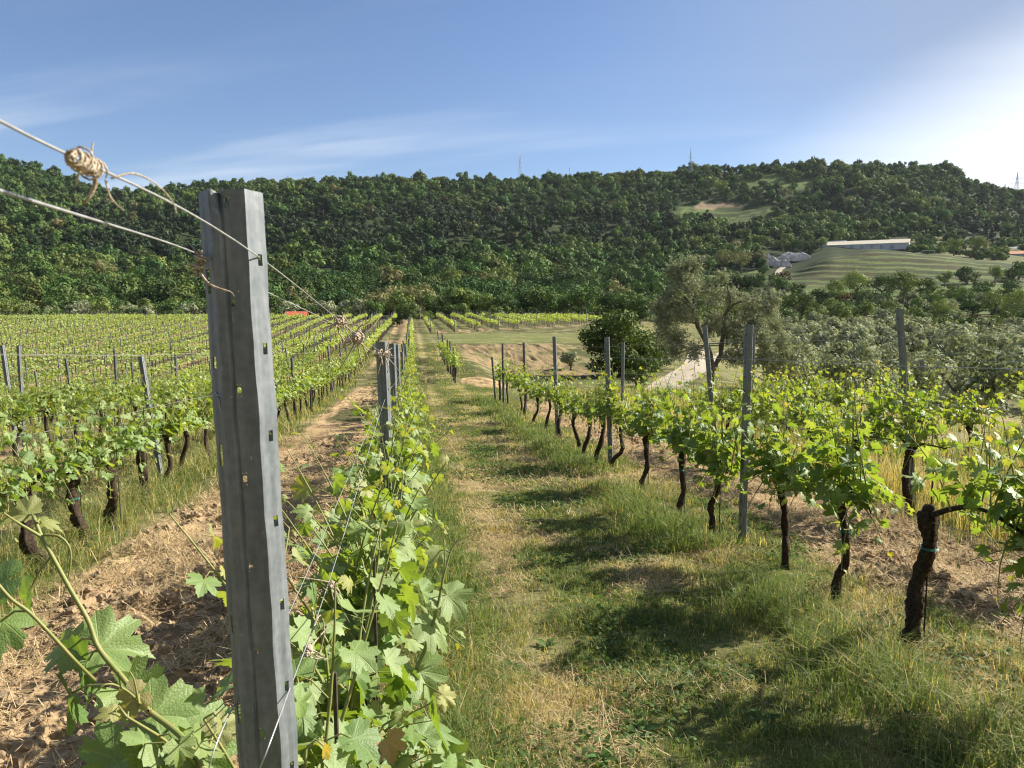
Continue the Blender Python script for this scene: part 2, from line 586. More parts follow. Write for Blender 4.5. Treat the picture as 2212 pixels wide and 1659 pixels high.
M['tendril'] = noisy_mat('dried_tendril', (.22, .16, .10), (.60, .51, .39), 180, .85, .25, .6, .002)
M['wire'] = noisy_mat('fence_wire', (.34, .33, .31), (.55, .54, .52), 60, .45, .5, 0, .01, .6)
M['steel'] = steel_mat()
M['steel_far'] = noisy_mat('weathered_steel', (.045, .053, .058), (.11, .122, .128), 14, .55, .5, .2, .01, .15)
M['rod'] = noisy_mat('rusty_rod', (.03, .025, .02), (.08, .06, .045), 50, .8, .3)
M['tie'] = noisy_mat('plastic_tie', (.01, .14, .11), (.02, .22, .17), 20, .4, .5)
M['clod'] = noisy_mat('soil_clod', (.21, .15, .09), (.37, .275, .17), 30, .95, .1, .6, .01)
M['ground'] = ground_mat('field_ground', True)
M['hill'] = ground_mat('hill_ground', False)
M['road'] = noisy_mat('dirt_track', (.26, .22, .165), (.38, .33, .26), 3.5, .95, .1, .4, .02)
M['white'] = noisy_mat('white_sheet', (.36, .36, .35), (.46, .46, .44), .6, .6, .3)
M['cream'] = noisy_mat('cream_roof', (.48, .43, .32), (.60, .54, .42), .5, .6, .3)
M['greyroof'] = noisy_mat('grey_roof', (.20, .22, .25), (.32, .34, .38), .6, .6, .3)
M['red'] = noisy_mat('red_tiles', (.32, .07, .035), (.50, .14, .065), 2.0, .85, .2, .4, .05)
M['orange'] = noisy_mat('orange_tiles', (.45, .22, .12), (.62, .33, .19), 2.0, .85, .2)
M['blue'] = noisy_mat('blue_wall', (.20, .30, .38), (.26, .36, .45), .8, .8, .2)
M['dark'] = noisy_mat('dark_opening', (.02, .02, .022), (.045, .045, .05), 2, .8, .2)
M['rock'] = noisy_mat('quarry_rock', (.26, .24, .23), (.58, .54, .50), .55, .95, .1, 1.0, .5)
M['lattice'] = noisy_mat('pylon_steel', (.30, .34, .40), (.42, .46, .52), 3, .6, .4)

# ------------------------------------------------------------------ ground sheet
def axis(segs):
    out = [segs[0][0]]
    for a, b, s0, s1 in segs:
        x = a
        while x < b:
            t = (x - a) / (b - a)
            x += s0 * (s1 / s0) ** t
            out.append(min(x, b))
    return np.unique(np.round(out, 4))


def ground_colours(x, y):
    s = soil_mask(x, y)
    n1 = fbm(x * 1.3, y * 1.3, 51, 4); n2 = fbm(x * 6, y * 6, 52, 3); n3 = fbm(x * .35, y * .25, 53, 3)
    green = np.array([.062, .066, .025]); dry = np.array([.33, .27, .135]); dg = np.array([.095, .105, .035])
    soil = np.array([.36, .252, .138]); soil2 = np.array([.185, .126, .070]); straw = np.array([.48, .36, .175])
    # wheel tracks in the alleys are drier
    tr = np.exp(-((x - .62) / .22) ** 2) + .55 * np.exp(-((x - 1.75) / .2) ** 2)
    k = (ROW_L1 - x) / ROW_GAP; u = k - np.floor(k)
    trl = (x < ROW_L1) * np.exp(-((u - .3) / .1) ** 2) * .8
    dryness = np.clip(sstep(.50, .72, n1) * .6 + (tr + trl) * .5 * sstep(.3, .6, n1 * .5 + n3 * .5 + .12) + (n2 - .5) * .5, 0, 1)
    rightdry = sstep(3.4, 4.2, x) * (1 - sstep(24, 30, y)) * .6
    dryness = np.clip(dryness + rightdry, 0, 1)
    g = green[None] * (1 - sstep(.3, .7, n3))[:, None] + dg[None] * sstep(.3, .7, n3)[:, None]
    g = g * (1 - dryness[:, None]) + dry[None] * dryness[:, None]
    ss = np.clip(sstep(.35, .7, fbm(x * 2.2, y * 2.2, 54, 4)), 0, 1)
    bk = bank_mask(x, y)
    sc = soil[None] * (1 - ss[:, None]) + soil2[None] * ss[:, None]
    sc = sc * (1 - bk[:, None]) + np.array([.235, .174, .092])[None] * (.75 + .5 * n1[:, None]) * bk[:, None]
    stw = sstep(.5, .66, fbm(x * 3.1, y * 2.0, 55, 4)) * (1 - bk)
    sc = sc * (1 - .5 * stw[:, None]) + straw[None] * .5 * stw[:, None]
    s = s * (1 - bk * .75 * sstep(.52, .62, fbm(x * .5, y * .5, 77, 4)))
    c = g * (1 - s[:, None]) + sc * s[:, None]
    # grove and far fields are greener
    far = sstep(10, 16, x - .12 * y)
    gv = np.array([.12, .125, .05])[None] * (.7 + .6 * n1[:, None]) * (1 - .0) + np.array([.22, .13, .07])[None] * sstep(.55, .7, n2)[:, None] * .6
    c = c * (1 - far[:, None]) + gv * far[:, None]
    terr_ = sstep(58, 61, y) * (1 - sstep(74, 80, y)) * (x > 3)
    c = c * (1 - .5 * terr_[:, None]) + np.array([.17, .19, .06])[None] * .5 * terr_[:, None]
    bh = sstep(-4, -9, y)[:, None]  # unseen added bank, coloured dark so the posts' front faces stay dark
    c = c * (1 - bh) + np.array([.022, .030, .012])[None] * bh
    return c


xs = axis([(-190, -24, 2.2, .45), (-24, -4.2, .30, .03), (-4.2, 4.6, .026, .026), (4.6, 14, .03, .16), (14, 150, .3, 3)])
ys = axis([(-110, -6, 6, .5), (-6, .6, .4, .05), (.6, 8.5, .026, .028), (8.5, 30, .03, .14), (30, 62, .16, .3), (62, 178, .5, 2.2)])
X, Y = np.meshgrid(xs, ys)
xf, yf = X.ravel(), Y.ravel()
Z = tz(xf, yf)
nx, ny = len(xs), len(ys)
ii = (np.arange(ny - 1)[:, None] * nx + np.arange(nx - 1)[None, :]).ravel()
F = np.stack([ii, ii + 1, ii + nx + 1, ii + nx], -1)
o = build('ground', np.stack([xf, yf, Z], -1), F, M['ground'], attrs={'Col': ground_colours(xf, yf)}, smooth=True)
tag(o, kind='structure')

# hills: polar sheet from the end of the field to behind the ridge
pxs = np.linspace(-420, 2640, 520)
ds = np.concatenate([np.linspace(128, 255, 60), np.linspace(256, 346, 110), np.linspace(348, 424, 40), np.linspace(426, 546, 100), np.linspace(550, 960, 100)])
PX, DD = np.meshgrid(pxs, ds)
a = (PX.ravel() - IW / 2) / IF
d = DD.ravel()
hx = d * (FWD[0] + RGT[0] * a); hy = d * (FWD[1] + RGT[1] * a)
hz = terr(hx, hy)
inside = (hx > -188) & (hx < 148) & (hy < 176)
hz = hz - np.where(inside, .6, 0)
tm = terrace_mask(PX.ravel(), d)
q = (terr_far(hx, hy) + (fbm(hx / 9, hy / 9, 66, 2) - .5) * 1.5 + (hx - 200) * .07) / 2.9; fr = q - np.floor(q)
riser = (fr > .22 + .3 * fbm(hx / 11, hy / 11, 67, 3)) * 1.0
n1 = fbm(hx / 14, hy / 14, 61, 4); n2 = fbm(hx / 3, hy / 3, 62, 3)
wood = np.array([.030, .042, .016]); meadow = np.array([.11, .145, .045]); lit_edge = np.array([.088, .108, .034]); ris = np.array([.036, .048, .016]); brn = np.array([.058, .046, .024])
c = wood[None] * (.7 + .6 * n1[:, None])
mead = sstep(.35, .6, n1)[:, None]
md = lit_edge[None] * (1 - .4 * mead) + meadow[None] * .4 * mead  # bright grass strips: sunlit ledge edges painted into the colour
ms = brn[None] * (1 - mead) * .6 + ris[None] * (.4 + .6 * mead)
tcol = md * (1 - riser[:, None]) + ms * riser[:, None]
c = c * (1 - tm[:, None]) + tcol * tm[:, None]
hpx, hpy, hd = proj(np.stack([hx, hy, hz], -1))


def ell(px, py, cx, cy, rx, ry):
    return ((px - cx) / rx) ** 2 + ((py - cy) / ry) ** 2 < 1


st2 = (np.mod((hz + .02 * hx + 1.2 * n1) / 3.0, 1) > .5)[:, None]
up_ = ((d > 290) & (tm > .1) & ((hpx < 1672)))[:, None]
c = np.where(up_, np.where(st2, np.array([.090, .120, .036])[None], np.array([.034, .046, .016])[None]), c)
clear_grass = ell(hpx, hpy, 1660, 395, 110, 20) | ell(hpx, hpy, 690, 602, 48, 20) | ell(hpx, hpy, 1250, 600, 0.1, .1)
clear_brown = ell(hpx, hpy + (n1 - .5) * 16, 1552, 447, 54, 7)
open_right = (hpx > 1960) & (hd > 345) & (hd < 470)
lowland = (hd < 262) & (hpx > 1380)
c = np.where((clear_grass | lowland)[:, None], np.array([.075, .105, .03])[None] * (.6 + .8 * n1[:, None]), c)
c = np.where(clear_brown[:, None], np.array([.17, .13, .08])[None] * (.8 + .4 * n2[:, None]), c)
c = np.where(open_right[:, None], np.array([.11, .115, .05])[None] * (.6 + .8 * n1[:, None]), c)
nx, ny = len(pxs), len(ds)
ii = (np.arange(ny - 1)[:, None] * nx + np.arange(nx - 1)[None, :]).ravel()
F = np.stack([ii, ii + 1, ii + nx + 1, ii + nx], -1)
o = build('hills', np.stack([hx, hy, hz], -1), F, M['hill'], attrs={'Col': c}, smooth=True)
tag(o, kind='structure')

# dirt road dropping behind the big olive
rc = smooth_path([gp(1375, 885)[:2], gp(1432, 848)[:2], gp(1478, 812)[:2], gp(1512, 786)[:2], gp(1560, 768)[:2], gp(1640, 752)[:2]], 60)
tn = np.gradient(rc, axis=0); tn /= np.linalg.norm(tn, axis=1, keepdims=True)
nn = np.stack([tn[:, 1], -tn[:, 0]], -1)
w = np.linspace(-.95, .95, 9)
RP = (rc[:, None, :] + nn[:, None, :] * w[None, :, None]).reshape(-1, 2)
rz = tz(RP[:, 0], RP[:, 1]) + .05 - .05 * np.tile(np.exp(-((np.abs(w) - .6) / .2) ** 2), len(rc))
ii = (np.arange(59)[:, None] * 9 + np.arange(8)[None, :]).ravel()
o = build('dirt_road', np.column_stack([RP, rz]), np.stack([ii, ii + 1, ii + 10, ii + 9], -1), M['road'], smooth=True)
tag(o, kind='structure')
ROADC = rc


# ------------------------------------------------------------------ vine leaves
HALF = [(0, 1.0), (.08, .88), (.17, .86), (.18, .74), (.28, .69), (.23, .53), (.36, .60), (.47, .67), (.64, .65), (.62, .51), (.71, .42), (.58, .33),
        (.47, .22), (.62, .18), (.77, .08), (.68, -.04), (.71, -.17), (.55, -.22), (.48, -.35), (.33, -.32), (.22, -.41), (.12, -.28), (.04, -.06)]
HALF_M = [(0, 1.0), (.2, .72), (.24, .52), (.62, .65), (.48, .26), (.76, .06), (.45, -.36), (.05, -.1)]
HALF_F = [(0, 1.0), (.55, .55), (.7, 0), (.3, -.38)]


def leaf_template(half, ring, rng):
    h = np.array(half)
    l = h[::-1].copy(); l[:, 0] *= -1
    keep = np.abs(l[:, 0]) > 1e-6
    out = np.vstack([h, l[keep]])
    n = len(out)
    c = np.array([0, .06])
    if ring:
        pts = np.vstack([c[None], c + (out - c) * .5, out])
    else:
        pts = np.vstack([c[None], out])
    j = np.arange(n); j2 = (j + 1) % n
    if ring:
        F = [np.stack([np.zeros(n, int), 1 + j2, 1 + j], -1), np.stack([1 + j, 1 + j2, 1 + n + j2, 1 + n + j], -1)]
    else:
        F = [np.stack([np.zeros(n, int), 1 + j2, 1 + j], -1)]
    x, y = pts[:, 0], pts[:, 1]
    fold = rng.uniform(-.25, .62); cup = rng.uniform(-.5, .2); tw = rng.uniform(-.5, .5); wav = rng.uniform(.03, .12)
    ph = rng.uniform(0, 6)
    r2 = x * x + y * y
    z = fold * np.abs(x) * .9 + cup * r2 + tw * x * y + wav * np.sin(7 * np.arctan2(x, y) + ph) * r2 - rng.uniform(0, .45) * np.maximum(y, 0) ** 2 + rng.uniform(-.2, .2) * x * np.abs(x)
    return np.column_stack([x * rng.uniform(.85, 1.12) + .05 * y * y * rng.uniform(-1, 1), y, z]), F


_r = np.random.default_rng(3)
LT = {0: [leaf_template(HALF, True, _r) for _ in range(16)],
      1: [leaf_template(HALF_M, False, _r) for _ in range(9)],
      2: [leaf_template(HALF_F, False, _r) for _ in range(4)]}


def frames(nrm, tip):
    """leaf frames: y = tip, z = normal"""
    n = nrm / (np.linalg.norm(nrm, axis=1, keepdims=True) + 1e-9)
    t = tip - n * (tip * n).sum(1, keepdims=True)
    t /= np.linalg.norm(t, axis=1, keepdims=True) + 1e-9
    x = np.cross(t, n)
    return np.stack([x, t, n], -1)      # columns


def place_leaves(mb, pos, nrm, tip, size, col, lod, rng):
    """col (N,3)"""
    R = frames(nrm, tip)
    N = len(pos)
    k = rng.integers(0, len(LT[lod]), N)
    for t in range(len(LT[lod])):
        s = np.where(k == t)[0]
        if not len(s): continue
        V, F = LT[lod][t]
        P = np.einsum('nij,mj->nmi', R[s], V) * size[s][:, None, None] + pos[s][:, None, :]
        m = len(V)
        off = (np.arange(len(s)) * m)
        mb.add(P.reshape(-1, 3), [(f[None] + off[:, None, None]).reshape(-1, f.shape[1]) for f in F],
               Col=np.repeat(col[s], m, 0), luv=np.tile(V, (len(s), 1)))


def gen_vine(rng, lod, head=.62, shoots=14, hgt=.62, spread=.42, lean=None, thick=1.0, side=0.0, leafsize=.105, dens=1.0, arms=(-1, 1), yr=None, wide=1.0):
    """one vine in its own coordinates (row along y). Returns trunk, shoots, leaves as MB"""
    tr, sh, lf, tie = MB(), MB(), MB(), MB()
    ly = rng.uniform(-.10, .10) if lean is None else lean[1]
    lx = rng.uniform(-.06, .06) if lean is None else lean[0]
    ns = 40 if lod == 0 else (10 if lod == 1 else 4)
    sides = 18 if lod == 0 else (7 if lod == 1 else 4)
    kp = np.array([[lx * 1.3, ly * 1.4, -.06], [lx * 1.1 + rng.uniform(-.02, .02), ly * 1.0 + rng.uniform(-.03, .03), head * .2], [lx * .4 + rng.uniform(-.045, .045), ly * .3 + rng.uniform(-.06, .06), head * .45],
                   [rng.uniform(-.025, .025), rng.uniform(-.03, .03), head * .75], [0, 0, head]])
    P = smooth_path(kp, ns)
    u = np.linspace(0, 1, ns)
    R = thick * (.030 - .006 * u + .012 * np.exp(-u * 9) + .010 * np.exp(-((u - .97) / .1) ** 2)) * (1 + .12 * np.sin(u * 23 + rng.uniform(0, 6)))
    ecc = None
    if lod < 2:
        aa = np.linspace(0, 2 * PI, sides, endpoint=False)
        ecc = 1 + .14 * np.sin(3 * aa[None] + 4 * u[:, None] + rng.uniform(0, 6)) + .10 * np.sin(7 * aa[None] + 9 * u[:, None] + rng.uniform(0, 6)) + .10 * rng.standard_normal((ns, sides)) * (1 if lod == 0 else .6) + .12 * rng.standard_normal((1, sides))
    V, Fs = tube(P, R, sides, ecc=ecc)
    tr.add(V, Fs)
    hd = P[-1]
    if lod < 2:
        # gnarled head and arms
        for sgn in arms:
            L = spread * rng.uniform(.75, 1.15)
            arm = smooth_path([hd - [0, 0, .03], hd + [rng.uniform(-.03, .03), sgn * L * .25, .06], hd + [rng.uniform(-.03, .03), sgn * L * .6, .09 + rng.uniform(-.02, .03)], hd + [rng.uniform(-.03, .03), sgn * L, .06 + rng.uniform(-.04, .04)]], 9)
            V, Fs = tube(arm, np.linspace(.0125, .005, 9) * thick, 6); tr.add(V, Fs)
        for q in range(3):
            e = hd + rng.uniform(-.06, .06, 3) * [1, 1, .4] + [0, 0, .04]
            V, Fs = tube(np.array([hd - [0, 0, .03], (hd + e) / 2 + rng.uniform(-.01, .01, 3), e]), [.022 * thick, .018 * thick, .011 * thick], 6); tr.add(V, Fs)
        if lod == 0 and rng.random() < .5:
            z0 = head * rng.uniform(.68, .8)
            c = P[int(.74 * ns)]
            a = np.linspace(0, 2 * PI, 14)
            for dz in (0, .006):
                V, Fs = tube(np.column_stack([c[0] + .034 * thick * np.cos(a), c[1] + .034 * thick * np.sin(a), c[2] + dz + .004 * np.sin(a)]), .0022, 4); tie.add(V, Fs)
            V, Fs = tube(np.array([c + [.033 * thick, 0, 0], c + [.05, .01, -.03], c + [.045, .02, -.07]]), .0018, 4); tie.add(V, Fs)
    pos, nrm, tip, siz, col = [], [], [], [], []
    for s in range(shoots):
        y0 = rng.uniform(-spread, spread) if yr is None else rng.uniform(*yr)
        org = hd + np.array([rng.uniform(-.03, .03), y0, .05 + .04 * rng.random()])
        az = rng.uniform(0, 2 * PI)
        out = np.array([math.cos(az) * .75 + side, math.sin(az) * .6, 0])
        up = rng.choice([1.0, .55, .15, -.35], p=[.44, .26, .16, .14])
        L = hgt * rng.uniform(.45, 1.1) * (1 if up > 0 else .6)
        n = max(3, int(L / .062 * dens))
        t = np.linspace(0, 1, n + 1)
        bend = rng.uniform(-.12, .12, 3) * [1, 1, 0]
        Pth = org + np.outer(t * L, np.array([0, 0, up])) + np.outer(t * L * wide * (.38 if up > .5 else .75), out) + np.outer(t ** 2, bend) - np.outer(t ** 2.2, [0, 0, .10 * rng.random() + (.12 if up < .5 else 0)])
        if lod < 2:
            V, Fs = tube(Pth, np.linspace(.0046, .0016, n + 1), 4 if lod else 5, cap=False); sh.add(V, Fs)
        for i in range(n + 1):
            if i == 0 and rng.random() < .5: continue
            tt = t[i]
            sg = 1 if i % 2 else -1
            la = az + sg * rng.uniform(.8, 1.9) + rng.uniform(-.5, .5)
            o2 = np.array([math.cos(la), math.sin(la), rng.uniform(-.1, .55)])
            size = leafsize * (1.02 - .72 * tt ** 2.2) * rng.uniform(.7, 1.2)
            pet = size * rng.uniform(.45, .95)
            p = Pth[i] + o2 * pet
            if lod == 0:
                V, Fs = tube(np.array([Pth[i], Pth[i] + o2 * pet * .55 + [0, 0, .01], p]), [.0016, .0013, .0011], 3, cap=False); sh.add(V, Fs)
            nv = np.array([.42, .08, .75]) + rng.normal(0, .48, 3) + o2 * .25
            if nv[2] < -.1: nv[2] *= -.5
            tp = o2 * [1, 1, 0] + [0, 0, -rng.uniform(.1, .9)] + rng.normal(0, .25, 3)
            pos.append(p); nrm.append(nv); tip.append(tp); siz.append(size * .62)
            yo = np.clip((tt - .78) / .22, 0, 1) ** 1.3 * rng.uniform(.3, .8)
            if rng.random() < .03: yo = max(yo, rng.uniform(.3, .6))
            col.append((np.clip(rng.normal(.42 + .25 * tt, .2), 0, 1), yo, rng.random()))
    pos, nrm, tip, siz, col = map(np.array, (pos, nrm, tip, siz, col))
    if lod == 2: siz = siz * 1.08
    place_leaves(lf, pos, nrm, tip, siz, col, lod, rng)
    return tr, sh, lf, tie


def vine_rod():
    mb = MB()
    mb.bar((.045, .03, -.05), (.038, .02, .98), .0042, 5)
    return mb


def vine_object(loc, rng, lod, rz=0.0, **kw):
    o = empty('grapevine', loc, rz)
    rod = kw.pop('rod', lod == 0)
    tr, sh, lf, tie = gen_vine(rng, lod, **kw)
    tr.obj('trunk', M['bark'], o, True)
    if sh.n: sh.obj('shoots', M['shoot'], o, True)
    lf.obj('foliage', M['leaf'] if lod == 0 else M['leaf_far'], o, lod == 0)
    if tie.n: tie.obj('tie', M['tie'], o)
    if rod: vine_rod().obj('stake', M['rod'], o)
    return o


ORD = ['first', 'second', 'third', 'fourth', 'fifth', 'sixth', 'seventh', 'eighth', 'ninth', 'tenth', 'eleventh', 'twelfth', 'thirteenth', 'fourteenth', 'fifteenth', 'sixteenth', 'seventeenth', 'eighteenth', 'nineteenth', 'twentieth']
for tw_, base_ in (('twenty', 20), ('thirty', 30), ('forty', 40)):
    if base_ > 20: ORD.append({30: 'thirtieth', 40: 'fortieth'}[base_])
    ORD += [tw_ + '-' + q for q in ORD[:9]]

# ---- where the vines stand
vines = []      # (x, y, row key)
r_ = np.random.default_rng(11)


def add_row(key, x, y0, y1, gap, jit=.08, xj=.04, skip=.03, fixed=None):
    ys_ = list(fixed) if fixed is not None else []
    y = (ys_[-1] + gap) if ys_ else y0
    while y < y1:
        if r_.random() > skip: ys_.append(y + r_.uniform(-jit, jit))
        y += gap
    for y in ys_:
        vines.append((x + r_.uniform(-xj, xj), y, key))


def trunk_at(px, py):
    r = ray(px, py)
    d = 1.5
    while CAMZ + r[2] * d > T1(r[0] * d, r[1] * d): d += .01
    return r[0] * d, r[1] * d


R1PX = [(1985, 1400), (1805, 1310), (1680, 1225), (1545, 1160), (1470, 1115), (1393, 1060), (1340, 1015), (1300, 1003), (1272, 985), (1242, 970), (1210, 950), (1186, 932), (1160, 915), (1137, 895), (1122, 890), (1096, 872), (1079, 868)]
R1 = [trunk_at(*p) for p in R1PX]
for x, y in R1: vines.append((x, y, 'R1'))
for y in (2.65,): vines.append((2.6, y, 'R1'))
L2PX = [(60, 1250), (165, 1188), (248, 1152), (310, 1090), (366, 1060), (405, 1030), (452, 1005)]
L2 = [trunk_at(*p) for p in L2PX]
for x, y in L2: vines.append((x, y, 'L2'))
l2x = -2.62
add_row('L2', l2x, L2[-1][1] + .85, 132, .85)
add_row('L1', ROW_L1, 0, 131, .82, fixed=(1.22, 1.95, 2.66, 3.45, 4.3), xj=.03)
add_row('R2', ROW_R2, 3.6, 11.3, .8)
add_row('R3', ROW_R3, 8.2, 13.8, .85)
add_row('M1', 1.75, 31, 47, 1.0, skip=0)
LROWS = {}
for k in range(2, 60):
    key = 'L%d' % (k + 1)
    x = ROW_L1 - ROW_GAP * k
    LROWS[key] = x
    add_row(key, x, max(2.0, (-x) * .95 - 3), 132 + 3 * math.sin(k * .7), .88 if k < 20 else 1.0)
for k in range(11):
    add_row('T%d' % k, 1.9 + 2.6 * k, 78 + 2.9 * k - .03 * k * k, 141 - .4 * k, .95, skip=.01)

VX = np.array([v[0] for v in vines]); VY = np.array([v[1] for v in vines])
VZ = terr(VX, VY)
vpx, vpy, vd = proj(np.stack([VX, VY, VZ + .7], -1))
seen = (vpx > -90 - 900 / np.maximum(vd, 1)) & (vpx < IW + 90 + 900 / np.maximum(vd, 1)) & (vd > .4)
keep_always = np.array([v[2] == 'R1' for v in vines])
seen |= keep_always
idx = np.where(seen)[0]
idx = idx[np.argsort(vd[idx])]
solo = list(idx[:300]); mass = idx[300:]
rowcount = {}
byrow = {}
for i in solo: byrow.setdefault(vines[i][2], []).append(i)
rank = {}
for k, L in byrow.items():
    for j, i in enumerate(sorted(L, key=lambda q: vines[q][1])): rank[i] = j

rowname = {'R1': 'row right of the grass lane', 'L1': 'row behind the big steel post', 'L2': 'first row left of the big steel post', 'R2': 'second row right of the grass lane',
           'R3': 'outermost row on the right', 'M1': 'short row standing alone in the lane'}
for k in range(2, 60):
    rowname['L%d' % (k + 1)] = (ORD[k - 1] if k - 1 < len(ORD) else 'outer') + ' row left of the big steel post'

protos1, protos2 = [], []
used_special = False
for i in solo:
    x, y, key = vines[i]
    d_ = vd[i]
    z = float(tz(np.array([x]), np.array([y]))[0])
    seed = int(i) + 100
    rg = np.random.default_rng(seed)
    if d_ < 8.2:
        kw = {}
        if key == 'R1':
            kw = dict(hgt=.74, shoots=28, spread=.27, leafsize=.115, head=rg.uniform(.52, .6), thick=rg.uniform(.66, .86), lean=(rg.uniform(-.04, .04), rg.uniform(-.09, .09)))
            if abs(y - R1[0][1]) < .01: kw.update(thick=1.25, head=.70, shoots=24, lean=(-.03, .02), spread=.7, arms=(-1,), yr=(-.85, .06), hgt=.58)
        elif key == 'L1':
            kw = dict(head=.58, hgt=.56, shoots=34, spread=.45, side=-.04, leafsize=.116, wide=1.35)
        elif key == 'L2':
            kw = dict(head=.56, hgt=.6, shoots=24, thick=1.35)
        else:
            kw = dict(head=.62, hgt=.68, shoots=22)
        if key == 'L2' and abs(y - L2[4][1]) < .01:
            kw.update(shoots=0)
        if kw.get('shoots', 1) == 0:
            o = empty('grapevine', (x, y, z))
            tr, sh, lf, tie = gen_vine(rg, 0, head=.62, shoots=1, thick=1.5)
            tr.obj('trunk', M['bark'], o, True); tie.obj('tie', M['tie'], o)
            vine_rod().obj('stake', M['rod'], o)
            tag(o, 'bare knobbly vine stump without leaves, in the first row left of the big steel post', 'grapevine', 'grapevines of the ' + rowname[key])
            continue
        o = vine_object((x, y, z), rg, 0, **kw)
    elif d_ < 17:
        if len(protos1) < 9:
            o = vine_object((x, y, z), rg, 1, 0, head=.58, hgt=.64, shoots=25, leafsize=.112, spread=.30)
            protos1.append(o)
        else:
            o = copy_tree(protos1[int(rg.integers(0, 9))]); o.location = (x, y, z)
            o.rotation_euler = (0, 0, PI * int(rg.integers(0, 2)) + rg.uniform(-.25, .25)); s_ = rg.uniform(.9, 1.1); o.scale = (s_, s_, rg.uniform(.9, 1.12))
    else:
        if len(protos2) < 9:
            o = vine_object((x, y, z), rg, 2, 0, head=.58, hgt=.68, shoots=20)
            protos2.append(o)
        else:
            o = copy_tree(protos2[int(rg.integers(0, 9))]); o.location = (x, y, z)
            o.rotation_euler = (0, 0, PI * int(rg.integers(0, 2)) + rg.uniform(-.25, .25)); s_ = rg.uniform(.9, 1.1); o.scale = (s_, s_, rg.uniform(.9, 1.12))
    grp = 'grapevines of the ' + rowname.get(key, 'rows on the far terrace')
    if key == 'R1' and abs(y - R1[0][1]) < .01:
        lab = 'thickest grapevine trunk right of the grass lane, its head sawn off flat'
    elif key == 'M1' or key in ('R1', 'L1', 'L2', 'R2', 'R3'):
        lab = '%s leafy grapevine from the near end, %s' % (ORD[rank[i]], rowname[key])
    else:
        lab = 'leafy grapevine in the %s' % rowname.get(key, 'rows on the far terrace')
    tag(o, lab, 'grapevine', grp)

# ---- all vines farther off: one mass
mb_t, mb_l = MB(), MB()
rg = np.random.default_rng(5)
for lo, hi, nl, sz in ((0, 45, 70, .115), (45, 80, 38, .13), (80, 400, 26, .155)):
    s = [i for i in mass if lo <= vd[i] < hi]
    if not len(s): continue
    s = np.array(s)
    n = len(s) * nl
    k = np.repeat(s, nl)
    hz_ = rg.beta(1.7, 1.6, n)
    pos = np.column_stack([VX[k] + rg.normal(0, .11, n), VY[k] + rg.normal(0, .20, n), VZ[k] + .58 + .50 * hz_])
    wsp = rg.random(n) < .06
    pos[wsp, 2] += rg.uniform(.1, .3, wsp.sum())
    nr = np.array([.5, .1, .8]) + rg.normal(0, .5, (n, 3))
    tp = rg.normal(0, 1, (n, 3)) - [0, 0, .5]
    R = frames(nr, tp)
    q = np.array([(0, .62, -.08), (.55, 0, .06), (0, -.5, 0), (-.55, 0, .06)])
    P = np.einsum('nij,mj->nmi', R, q) * (sz * rg.uniform(.7, 1.3, n))[:, None, None] + pos[:, None, :]
    ff = np.arange(n)[:, None] * 4 + np.arange(4)[None]
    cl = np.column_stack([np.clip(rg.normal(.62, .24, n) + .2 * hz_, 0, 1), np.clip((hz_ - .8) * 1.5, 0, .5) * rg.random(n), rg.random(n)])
    mb_l.add(P.reshape(-1, 3), ff, Col=np.repeat(cl, 4, 0))
    # trunks
    for i in s:
        if vd[i] > 135 and vines[i][2][0] != 'T': continue
        a_ = np.array([VX[i], VY[i], VZ[i] - .05]); b_ = np.array([VX[i] + rg.uniform(-.05, .05), VY[i] + rg.uniform(-.08, .08), VZ[i] + .68])
        r = .04
        tri = np.array([[r, 0, 0], [-r * .5, r * .87, 0], [-r * .5, -r * .87, 0]])
        V = np.vstack([a_ + tri, b_ + tri * .7])
        mb_t.add(V, np.array([(0, 1, 4, 3), (1, 2, 5, 4), (2, 0, 3, 5)]))
o = empty('distant_grapevines', (0, 0, 0))
tag(o, 'mass of yellow-green grapevines in rows filling the far vineyard', 'grapevines', None, 'stuff')
mb_l.obj('foliage', M['leaf_far'], o)['kind'] = 'stuff'
mb_t.obj('trunks', M['bark'], o)['kind'] = 'stuff'

# ------------------------------------------------------------------ posts
PROF = [(-.0190, .0330), (-.0200, .0305), (-.0178, .0262), (-.0166, .0205), (-.0186, .0165), (-.0185, .0150)]
# omega section, front web towards -y, flanges folding back
def section(scale=1.0):
    fl = [(-.0365, .0335), (-.0352, .0290), (-.0318, .0222), (-.0270, .0165), (-.0258, .0132), (-.0205, .0022), (-.0190, 0.0)]
    web = [(-.0120, 0.0), (-.0092, .0026), (-.0068, .0026), (-.0040, .0004), (.0012, .0004), (.0142, .0004)]
    right = [(-u, v) for u, v in fl[::-1]]
    return np.array(fl + web + right) * scale


